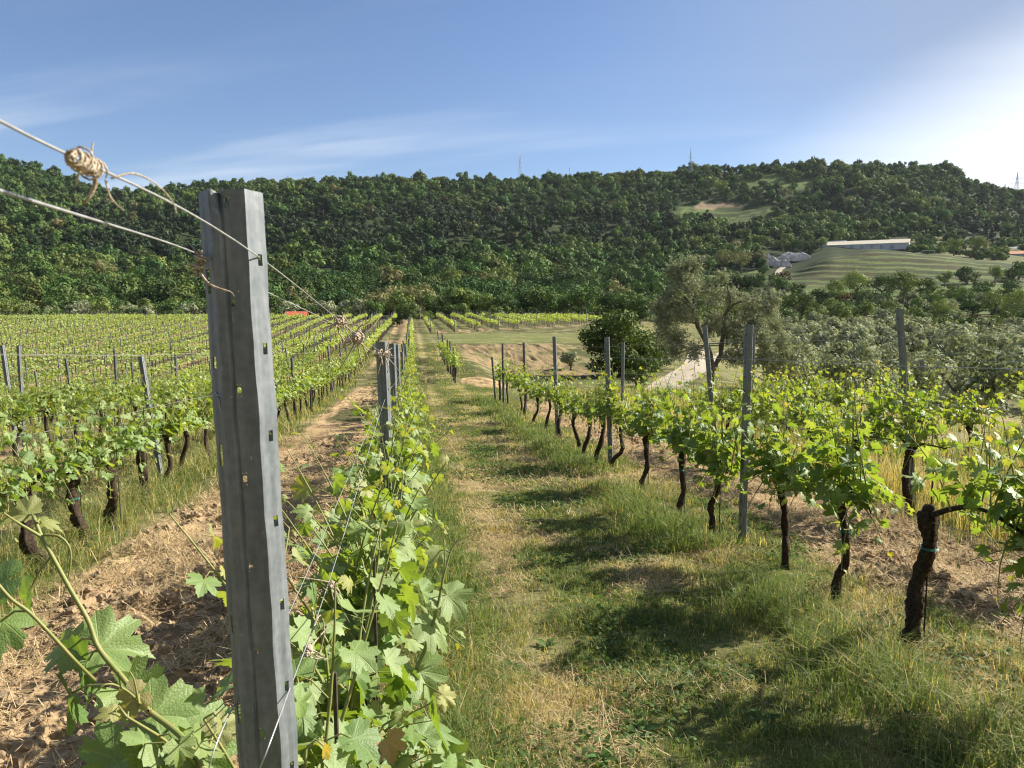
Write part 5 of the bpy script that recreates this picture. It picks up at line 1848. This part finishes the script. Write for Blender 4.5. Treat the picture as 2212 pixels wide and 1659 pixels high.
for j, (k, px, py, hp) in enumerate((('bush', 1398, 838, 46), ('bush', 1420, 818, 50), ('bush', 1446, 798, 46), ('lime', 1466, 782, 44), ('bush', 1436, 778, 56))):
    p = gp(px - 24, py); d = p[0] * FWD[0] + p[1] * FWD[1]
    tree(k, 0, j % 3, p, hp / IF * d / HG[k], j * 1.3, '%s shrub on the bank along the left edge of the dirt track' % ['first', 'second', 'third', 'fourth', 'fifth'][j], 'shrubs along the dirt track')

# ---- olive grove on the slope right of the vineyard
rg = np.random.default_rng(19)
gn = 0
for i in range(24):
    for j in range(17):
        x = 13.5 + i * 5.2 + (j % 2) * 1.2 + rg.uniform(-.8, .8); y = 19 + j * 6.0 + rg.uniform(-.8, .8)
        xb = 10.5 + .19 * y
        if x < xb + 1: continue
        p = np.array([x, y, T1(x, y)])
        px, py, d = proj(p)
        if px < 1560 or px > IW + 130 or d > 122: continue
        if np.min(np.hypot(ROADC[:, 0] - x, ROADC[:, 1] - y)) < 3.2: continue
        if y > 62 and x < 28 + .1 * y: continue
        s = rg.uniform(.62, .86)
        tree('olive', 0 if d < 62 else 1, int(rg.integers(0, 4)), p, s, rg.uniform(0, 6.28), 'grey-green olive tree in the grove right of the dirt track', 'olive trees of the grove')
        gn += 1
print('grove', gn)

# ---- trees at the edge of the field and at the foot of the hill
rg = np.random.default_rng(23)
EDGE = []
def spots(d0, d1, gap, p0, p1):
    out = []
    d = d0
    while d < d1:
        st = gap / d * IF
        px = p0 + rg.uniform(0, st)
        while px < p1:
            a = (px + rg.uniform(-.35, .35) * st - IW / 2) / IF; dd = d + rg.uniform(-.4, .4) * gap
            out.append((dd * (FWD[0] + RGT[0] * a), dd * (FWD[1] + RGT[1] * a)))
            px += st
        d += gap * .82
    return np.array(out)


cand = spots(146, 196, 6.2, -60, 1480)
npx, nd_ = pxof(cand[:, 0], cand[:, 1])
spn = fbm(cand[:, 0] / 22, cand[:, 1] / 22, 71, 3)
order = np.argsort(nd_)
n_edge = 0
for i in order:
    x, y = cand[i]
    z = T1(x, y)
    px, d = npx[i], nd_[i]
    if d < 152 and rg.random() < .35: continue
    if 600 < px < 672 and d < 176: continue      # the hut
    if 690 < px < 740 and d < 165: continue
    if px < 420:
        k = rg.choice(['olive', 'bush', 'oak', 'lime'], p=[.30, .3, .25, .15]); s = rg.uniform(.6, .95)
    elif px < 930:
        k = rg.choice(['olive', 'bush', 'lime', 'acacia', 'oak'], p=[.45, .2, .12, .08, .15]); s = rg.uniform(.6, .95)
        if 800 < px < 920 and d > 165: k = 'acacia'; s = rg.uniform(.9, 1.2)
    else:
        k = rg.choice(['oak', 'bush', 'lime'], p=[.55, .25, .2]); s = rg.uniform(.7, 1.05)
    EDGE.append((k, x, y, z, s, px, d))
for (k, x, y, z, s, px, d) in EDGE[:230]:
    side = 'behind the left vineyard' if px < 420 else ('between the big post and the lane end' if px < 930 else 'behind the far terrace rows')
    tree(k, 1, int(rg.integers(0, 4)), (x, y, z), s, rg.uniform(0, 6.28), '%s at the wood edge %s' % (DESC[k], side), 'trees at the wood edge ' + side)
rest = [(e[0], e[1], e[2], e[3], e[4]) for e in EDGE[230:]]

# dark tree and pale bushes that close the lane
for (k, px, py, hp, lab) in (('oak', 884, 706, 58, 'dark green tree standing straight at the end of the lane'), ('lime', 925, 700, 30, 'low pale bush right of the tree that closes the lane'), ('bush', 858, 706, 22, 'small dark bush left of the tree that closes the lane'),
                             ('acacia', 228, 612, 54, 'single cream flowering acacia on the left hillside'), ('lime', 1300, 684, 34, 'pale round tree right behind the terrace rows'), ('lime', 1060, 700, 26, 'light bush behind the left end of the terrace rows')):
    p = gp(px, py); d = p[0] * FWD[0] + p[1] * FWD[1]
    tree(k, 0, 5, p, hp / IF * d / HG[k] * 1.1, px * .1, lab)

# ---- the wood on the hill, one mass
rg = np.random.default_rng(29)
cand = np.vstack([spots(196, 330, 7.6, -260, 2480), spots(330, 520, 8.8, -260, 2480), spots(520, 640, 9.2, -260, 2480), spots(640, 690, 6.2, -260, 2480)])
px, d = pxof(cand[:, 0], cand[:, 1])
z = terr(cand[:, 0], cand[:, 1])
qx, qy, _ = proj(np.column_stack([cand, z]))
ok = np.ones(len(cand), bool)
ok &= ~((d < 262) & (px > 1400))
ok &= ~((terrace_mask(px, d) > .25))
ok &= ~(ell(qx, qy, 1660, 397, 112, 22) & (rg.random(len(cand)) < .5))
ok &= ~ell(qx, qy, 690, 606, 52, 24)
ok &= ~ell(qx, qy, 1560, 455, 74, 18)
ok &= ~((px > 1640) & (d > 258) & (d < 425))
ok &= ~((px > 1900) & (d >= 425) & (d < 462) & (rg.random(len(cand)) < .75))
ok &= ~((px > 1380) & (px < 1700) & (d < 352) & (d > 285) & (px > 1490))
ok &= ~((px > 2080) & (rg.random(len(cand)) < .25))
cand, px, d, z, qx, qy = cand[ok], px[ok], d[ok], z[ok], qx[ok], qy[ok]
sp = fbm(cand[:, 0] / 45, cand[:, 1] / 45, 73, 4); sp2 = fbm(cand[:, 0] / 12, cand[:, 1] / 12, 74, 2); rr = rg.random(len(cand))
dark = np.exp(-(((qx - 1050) / 480) ** 2 + ((qy - 500) / 42) ** 2)) + .9 * np.exp(-(((qx - 420) / 300) ** 2 + ((qy - 520) / 70) ** 2)) + .6 * np.exp(-(((qx - 2100) / 160) ** 2 + ((qy - 500) / 30) ** 2))
kinds = np.full(len(cand), 'oak', dtype=object)
kinds[(sp > .54) & (rr < .5)] = 'lime'
kinds[(qx < 520) & (qy > 470) & (rr < .5)] = 'lime'
kinds[(dark * 1.1 + (sp2 - .5) * .9 + (sp < .44) * .15 > .46) & (rr < .8)] = 'pine'
kinds[(rr > .965) & (sp2 > .5)] = 'acacia'
sc = rg.uniform(.75, 1.0, len(cand)) * rg.choice([1.1, 1.5, 1.95], len(cand), p=[.45, .38, .17])
sc[kinds == 'pine'] *= .95
for e in rest:
    pass
mc, mt = MB(), MB()
allx = [(k, cand[i, 0], cand[i, 1], z[i], sc[i], d[i]) for i, k in enumerate(kinds)] + [(e[0], e[1], e[2], e[3], e[4], 190.) for e in rest]
groups = {}
for e in allx:
    lod = 1 if e[5] < 300 else 2
    groups.setdefault((e[0], lod, int(rg.integers(0, 5))), []).append(e)
for (k, lod, v), L in groups.items():
    (V, F_, c), tb = proto(k, lod, v)
    n = len(L); m = len(V)
    A = np.array([[e[1], e[2], e[3], e[4]] for e in L])
    th = rg.uniform(0, 2 * PI, n); ca, sa = np.cos(th)[:, None], np.sin(th)[:, None]
    zs = rg.uniform(.85, 1.2, n)[:, None]
    s = A[:, 3:4]
    P = np.stack([(V[None, :, 0] * ca - V[None, :, 1] * sa) * s + A[:, 0:1], (V[None, :, 0] * sa + V[None, :, 1] * ca) * s + A[:, 1:2], V[None, :, 2] * s * zs + A[:, 2:3] - 1.7 * s], -1)
    hue = rg.uniform(.65, 1.4, (n, 1, 1)) * np.stack([rg.uniform(.85, 1.08, n), np.ones(n), rg.uniform(.85, 1.15, n)], -1)[:, None, :]
    cc = c[None] * hue
    mc.add(P.reshape(-1, 3), (F_[None] + (np.arange(n) * m)[:, None, None]).reshape(-1, 4), Col=cc.reshape(-1, 3))
print('wood trees', len(allx), 'faces', mc.n // 4)
o = mc.obj('wood', M['crown'])
tag(o, 'dense green wood of mixed trees covering the whole hillside', 'wood', None, 'stuff')

# ------------------------------------------------------------------ buildings and pylons
def face_frame(p):
    """frame at p: x to the right of the view, y away, z up"""
    a = math.atan2(p[0], p[1])
    return -a


def building(name, px0, px1, pyb, d, hpx, depth, roofpx, wallm, roofm, label, cat, turn=0.0, gable=True, openings=(), grp=None):
    pc = at((px0 + px1) / 2, pyb, d)
    w = (px1 - px0) / IF * d; h = hpx / IF * d; rh = roofpx / IF * d
    g = T1(pc[0], pc[1])
    o = empty(name, (pc[0], pc[1], pc[2]), face_frame(pc) + turn)
    mb = MB(); mb.box((-w / 2, 0, min(-.5, g - pc[2] - .5)), (w / 2, depth, h)); mb.obj('wall', wallm, o)
    r = MB(); e = .35
    if gable:
        V = [(-w / 2 - e, -e, h - .05), (w / 2 + e, -e, h - .05), (w / 2 + e, depth / 2, h + rh), (-w / 2 - e, depth / 2, h + rh), (-w / 2 - e, depth + e, h - .05), (w / 2 + e, depth + e, h - .05)]
        V += [(v[0], v[1], v[2] - .18) for v in V]
        r.add(V, np.array([(0, 1, 2, 3), (3, 2, 5, 4), (6, 9, 8, 7), (9, 10, 11, 8), (0, 6, 7, 1), (4, 5, 11, 10), (0, 3, 9, 6), (3, 4, 10, 9), (1, 7, 8, 2), (2, 8, 11, 5)]))
        gb = MB(); gb.add([(-w / 2, .02, h - .06), (-w / 2, depth - .02, h - .06), (-w / 2, depth / 2, h + rh - .2), (w / 2, .02, h - .06), (w / 2, depth - .02, h - .06), (w / 2, depth / 2, h + rh - .2)], np.array([(0, 1, 2), (3, 5, 4)]))
        gb.obj('gable', wallm, o)
    else:
        r.box((-w / 2 - e, -e, h), (w / 2 + e, depth + e, h + max(rh, .25)))
    r.obj('roof', roofm, o)
    for (nm, u0, u1, v0, v1, m) in openings:
        q = MB(); q.box((-w / 2 + u0 * w, -.06, v0 * h), (-w / 2 + u1 * w, .02, v1 * h)); q.obj(nm, m, o)
    return tag(o, label, cat, grp)


building('long_shed', 1792, 1952, 539, 405, 12, 11, 9, M['white'], M['cream'], 'long pale shed with a cream roof on the crest of the mound', 'shed', -.10,
         openings=tuple(('door', .06 + .12 * k, .10 + .12 * k, 0, .7, M['greyroof']) for k in range(7)))
building('white_shed', 1758, 1822, 538, 425, 13, 9, 4, M['white'], M['greyroof'], 'white flat shed with a dark roof edge left of the long shed', 'shed', -.1, False, (('door', .15, .3, 0, .7, M['greyroof']),))
building('house', 2176, 2240, 557, 405, 9, 8, 7, M['blue'], M['orange'], 'low house with blue walls and an orange tiled roof', 'house', .05, True, (('door', .42, .5, 0, .8, M['white']), ('window', .6, .72, .3, .7, M['dark'])))
building('house', 2168, 2214, 545, 440, 8, 7, 4, M['white'], M['greyroof'], 'white house with a grey roof behind the orange roofed one', 'house', .05, True, (('window', .2, .35, .3, .7, M['dark']),))
building('hut', 618, 658, 690, 158, 8, 4.5, 9, M['dark'], M['red'], 'small hut with a bright red tiled roof in the olives', 'hut', -.12, True)
building('polytunnel', 688, 738, 712, 152, 4, 4, 2.5, M['white'], M['greyroof'], 'low pale blue-grey roof at the end of the left vineyard', 'shed', 0, False)
building('house', 2405 / 1.0, 2440, 610, 380, 12, 8, 6, M['white'], M['orange'], 'plain white house at the right edge', 'house') if False else None

# quarry rocks left of the mound
rg = np.random.default_rng(41)
for j, (px, py, wpx, hpx, lab) in enumerate(((1655, 576, 46, 26, 'pale grey heap of quarried rock, left of a smaller heap'), (1715, 566, 60, 20, 'grey rock face running up to the white shed'), (1690, 580, 30, 16, 'small rubble heap in front of the grey rock face'))):
    p = gp(px, py); d = p[0] * FWD[0] + p[1] * FWD[1]
    w = wpx / IF * d; h = hpx / IF * d
    n = 26
    gx, gy = np.meshgrid(np.linspace(-1, 1, n), np.linspace(-1, 1, n))
    prof = np.clip(1 - np.maximum(np.abs(gx), np.abs(gy)) ** 2.2, 0, 1) ** .6
    zz = prof * h * (.65 + .6 * fbm(gx.ravel() * 3 + j * 5, gy.ravel() * 3, 81 + j, 4).reshape(n, n)) - .3
    jx = rg.normal(0, .02, (n, n)); V = np.column_stack([(gx + jx).ravel() * w * .62, (gy + jx.T).ravel() * w * .3, zz.ravel()])
    i = (np.arange(n - 1)[:, None] * n + np.arange(n - 1)[None]).ravel()
    o = build('rock_heap', V, np.stack([i, i + 1, i + n + 1, i + n], -1), M['rock'])
    o.location = [float(q) for q in p]; o.rotation_euler = (0, 0, face_frame(p))
    tag(o, lab, 'rocks', 'quarry rock left of the mound')

# pale track beside the mound
tp = [gp(1694, 577), gp(1684, 588), gp(1679, 598), gp(1681, 612)]
tp = smooth_path([q[:2] for q in tp], 24)
tn = np.gradient(tp, axis=0); tn /= np.linalg.norm(tn, axis=1, keepdims=True); nn = np.stack([tn[:, 1], -tn[:, 0]], -1)
Wd = np.linspace(-1.2, 1.2, 5)
RP = (tp[:, None] + nn[:, None] * Wd[None, :, None]).reshape(-1, 2)
i = (np.arange(23)[:, None] * 5 + np.arange(4)[None]).ravel()
tag(build('gravel_path', np.column_stack([RP, terr(RP[:, 0], RP[:, 1]) + .5]), np.stack([i, i + 1, i + 6, i + 5], -1), M['road']), kind='structure')


def pylon(px, pyt, pyb, d, arms, label, base_w=4.0, r=.14):
    b = at(px, pyb, d); t = at(px, pyt, d)
    H = t[2] - b[2]
    o = empty('pylon', b, face_frame(b) + .5)
    mb = MB()
    lv = np.linspace(0, 1, 9) ** .9
    def half(u): return base_w / 2 * (1 - u) ** 1.15 + .22 * (1 - u) + .06
    cs = [(-1, -1), (1, -1), (1, 1), (-1, 1)]
    for (a_, c_) in cs:
        for k in range(8):
            h0, h1 = half(lv[k]), half(lv[k + 1])
            mb.bar((a_ * h0, c_ * h0, lv[k] * H), (a_ * h1, c_ * h1, lv[k + 1] * H), r, 4)
    for k in range(8):
        h0, h1 = half(lv[k]), half(lv[k + 1])
        for q in range(4):
            a0, a1 = cs[q], cs[(q + 1) % 4]
            mb.bar((a0[0] * h0, a0[1] * h0, lv[k] * H), (a1[0] * h1, a1[1] * h1, lv[k + 1] * H), r * .6, 3)
            mb.bar((a1[0] * h0, a1[1] * h0, lv[k] * H), (a0[0] * h1, a0[1] * h1, lv[k + 1] * H), r * .6, 3)
    mb.obj('mast', M['lattice'], o)
    for (u, L) in arms:
        am = MB(); z = u * H
        for sg in (-1, 1):
            for c_ in (-.3, .3):
                am.bar((0, c_, z), (sg * L, 0, z + .2), r * .8, 3); am.bar((0, c_, z + 1.3), (sg * L, 0, z + .2), r * .8, 3)
            am.bar((sg * L, 0, z + .2), (sg * L, 0, z - 1.2), r * .7, 3)
        am.obj('crossarm', M['lattice'], o)
    return tag(o, label, 'pylon', 'power pylons on the hill')


pylon(1124, 333, 384, 690, ((.72, 1.6), (.5, 1.6)), 'slim lattice pylon rising above the middle of the ridge', 3.4, .09)
pylon(1491, 319, 392, 640, ((.72, 1.8), (.55, 1.8)), 'tall lattice pylon on the ridge, the only one right of a short mast', 3.0, .075)
pylon(2195, 372, 425, 700, ((.72, 5.2), (.52, 6.6)), 'lattice pylon with two wide crossarms at the right end of the ridge', 4.0, .11)
pylon(2168, 396, 450, 640, ((.8, 1.5),), 'faint slim pylon left of the one with wide crossarms', 3.5, .1)
mb = MB(); p = at(1231, 392, 690); q = at(1231, 361, 690)
mb.bar(p - p, q - p, .22, 5); mb.bar((0, 0, (q - p)[2] * .8), (0, 0, (q - p)[2] * .9), .5, 6)
o = mb.obj('mast', M['lattice']); o.location = p.tolist()
tag(o, 'short thin mast poking out of the ridge trees', 'mast')

# white rail frame on the mound
p = gp(2005, 551); d = p[0] * FWD[0] + p[1] * FWD[1]
o = empty('goal_frame', p, face_frame(p))
mb = MB(); w = 24 / IF * d; h = 9 / IF * d
for x in (0, w): mb.bar((x - w / 2, 0, -.5), (x - w / 2, 0, h), .12, 6)
mb.bar((-w / 2, 0, h), (w / 2, 0, h), .1, 6); mb.bar((-w, .2, h * .6), (-w / 2, 0, h * .62), .08, 6)
mb.obj('rails', M['white'], o)
tag(o, 'white rail frame standing right of the long shed', 'frame')

# ------------------------------------------------------------------ light, sky, camera
SUN_AZ, SUN_EL = math.radians(77), math.radians(34)
sd = Vector((math.sin(SUN_AZ) * math.cos(SUN_EL), math.cos(SUN_AZ) * math.cos(SUN_EL), math.sin(SUN_EL)))
L = bpy.data.lights.new('sun', 'SUN'); L.energy = 5.0; L.angle = math.radians(.53); L.color = (1, .935, .82)
so = bpy.data.objects.new('sun', L); COL.objects.link(so); so.rotation_euler = sd.to_track_quat('Z', 'Y').to_euler()

W = bpy.data.worlds.new('World'); S.world = W; W.use_nodes = True
nt = W.node_tree
for n in list(nt.nodes): nt.nodes.remove(n)
out = nt.nodes.new('ShaderNodeOutputWorld'); bg = nt.nodes.new('ShaderNodeBackground')
sky = nt.nodes.new('ShaderNodeTexSky'); sky.sky_type = 'NISHITA'; sky.sun_disc = False
sky.sun_elevation = SUN_EL; sky.sun_rotation = SUN_AZ; sky.altitude = 200; sky.air_density = 1.0; sky.dust_density = .25; sky.ozone_density = 3.0
tc = nt.nodes.new('ShaderNodeTexCoord')
sx = nt.nodes.new('ShaderNodeSeparateXYZ'); nt.links.new(tc.outputs['Generated'], sx.inputs[0])
x, y, z = sx.outputs
az = math_(nt, 'ARCTAN2', x, y)                       # 0 along the rows, positive to the right
el = math_(nt, 'ARCSINE', z)
# thin cirrus: stretched noise on a sheet overhead
zz = math_(nt, 'ADD', math_(nt, 'MAXIMUM', z, 0.0), .10)
cx = math_(nt, 'DIVIDE', x, zz); cy = math_(nt, 'DIVIDE', y, zz)
cb = nt.nodes.new('ShaderNodeCombineXYZ')
nt.links.new(math_(nt, 'MULTIPLY_ADD', cx, .16, math_(nt, 'MULTIPLY', cy, -.05)), cb.inputs[0]); nt.links.new(math_(nt, 'MULTIPLY_ADD', cy, .75, math_(nt, 'MULTIPLY', cx, .30)), cb.inputs[1])
ns = noise_(nt, 1.5, cb.outputs[0], 6, .55)
wisp = nt.nodes.new('ShaderNodeMapRange'); wisp.interpolation_type = 'SMOOTHSTEP'
wisp.inputs[1].default_value = .44; wisp.inputs[2].default_value = .74; nt.links.new(ns, wisp.inputs[0])
ns2 = noise_(nt, .7, cb.outputs[0], 5, .5)
# the bright bank of cloud on the right: an edge that climbs to the right
edge = math_(nt, 'SUBTRACT', math_(nt, 'MULTIPLY_ADD', az, .44, -.048), el)
edge = math_(nt, 'MULTIPLY_ADD', math_(nt, 'SUBTRACT', ns2, .5), .16, edge)
bank = nt.nodes.new('ShaderNodeMapRange'); bank.interpolation_type = 'SMOOTHSTEP'
bank.inputs[1].default_value = -.07; bank.inputs[2].default_value = .12; nt.links.new(edge, bank.inputs[0])
azr = nt.nodes.new('ShaderNodeMapRange'); azr.interpolation_type = 'SMOOTHSTEP'
azr.inputs[1].default_value = .08; azr.inputs[2].default_value = .52; nt.links.new(az, azr.inputs[0])
bankf = math_(nt, 'MULTIPLY', bank.outputs[0], azr.outputs[0])
low = nt.nodes.new('ShaderNodeMapRange'); low.interpolation_type = 'SMOOTHSTEP'
low.inputs[1].default_value = .32; low.inputs[2].default_value = .16; nt.links.new(el, low.inputs[0])
lefta = nt.nodes.new('ShaderNodeMapRange'); lefta.inputs[1].default_value = .30; lefta.inputs[2].default_value = -.15; lefta.inputs[3].default_value = .25; lefta.inputs[4].default_value = 1.0; nt.links.new(az, lefta.inputs[0])
wf = math_(nt, 'MULTIPLY', wisp.outputs[0], math_(nt, 'MULTIPLY', lefta.outputs[0], math_(nt, 'MULTIPLY_ADD', low.outputs[0], .44, .10)))
fac = math_(nt, 'MAXIMUM', wf, bankf, clamp=True)
skys = nt.nodes.new('ShaderNodeVectorMath'); skys.operation = 'MULTIPLY'; nt.links.new(sky.outputs[0], skys.inputs[0]); skys.inputs[1].default_value = (1.02, 1.03, 1.13)
cloud = (8.8, 9.1, 9.5)
va = nt.nodes.new('ShaderNodeMapRange'); va.interpolation_type = 'SMOOTHSTEP'; va.inputs[1].default_value = .15; va.inputs[2].default_value = .70; nt.links.new(az, va.inputs[0])
ve = nt.nodes.new('ShaderNodeMapRange'); ve.interpolation_type = 'SMOOTHSTEP'; ve.inputs[1].default_value = .10; ve.inputs[2].default_value = .30; nt.links.new(el, ve.inputs[0])
back = nt.nodes.new('ShaderNodeMapRange'); back.inputs[1].default_value = 1.7; back.inputs[2].default_value = 1.1; nt.links.new(az, back.inputs[0])
veil = math_(nt, 'MULTIPLY', math_(nt, 'MULTIPLY', va.outputs[0], ve.outputs[0]), math_(nt, 'MULTIPLY', back.outputs[0], .85))
base_ = mixc(nt, veil, skys.outputs[0], (2.9, 3.7, 5.2))
cm = mixc(nt, fac, base_, cloud)
nt.links.new(cm, bg.inputs[0]); bg.inputs[1].default_value = .053
nt.links.new(bg.outputs[0], out.inputs[0])

cam = bpy.data.cameras.new('camera'); co = bpy.data.objects.new('camera', cam); COL.objects.link(co)
cam.sensor_width = 36; cam.lens = IF / IW * 36; cam.clip_start = .02; cam.clip_end = 6000
co.location = (0, 0, CAMZ); co.rotation_euler = (PI / 2 - PITCH, 0, -YAW)
cam.dof.use_dof = True; cam.dof.focus_distance = 6.0; cam.dof.aperture_fstop = cam.lens / 1.1
S.camera = co
S.view_settings.view_transform = 'Standard'; S.view_settings.look = 'None'; S.view_settings.exposure = 1.25; S.view_settings.gamma = 1
S.render.engine = 'CYCLES'
S.cycles.use_denoising = True; S.cycles.filter_width = 1.15
S.cycles.max_bounces = 6; S.cycles.diffuse_bounces = 3; S.cycles.glossy_bounces = 2; S.cycles.transmission_bounces = 4; S.cycles.transparent_max_bounces = 4
S.cycles.caustics_reflective = False; S.cycles.caustics_refractive = False
S.cycles.sample_clamp_indirect = 6

if True:
    hb = MB(); hb.box((-760, -125, -12), (900, 1120, 195))
    m, nt, out = mat_new('thin_haze')
    pv = nt.nodes.new('ShaderNodeVolumePrincipled'); pv.inputs['Color'].default_value = (.80, .88, 1, 1); pv.inputs['Density'].default_value = .00004; pv.inputs['Anisotropy'].default_value = .2
    nt.links.new(pv.outputs[0], out.inputs['Volume'])
    tag(hb.obj('haze', m), 'thin pale blue haze over the valley', 'haze', None, 'stuff')
    S.cycles.volume_bounces = 0
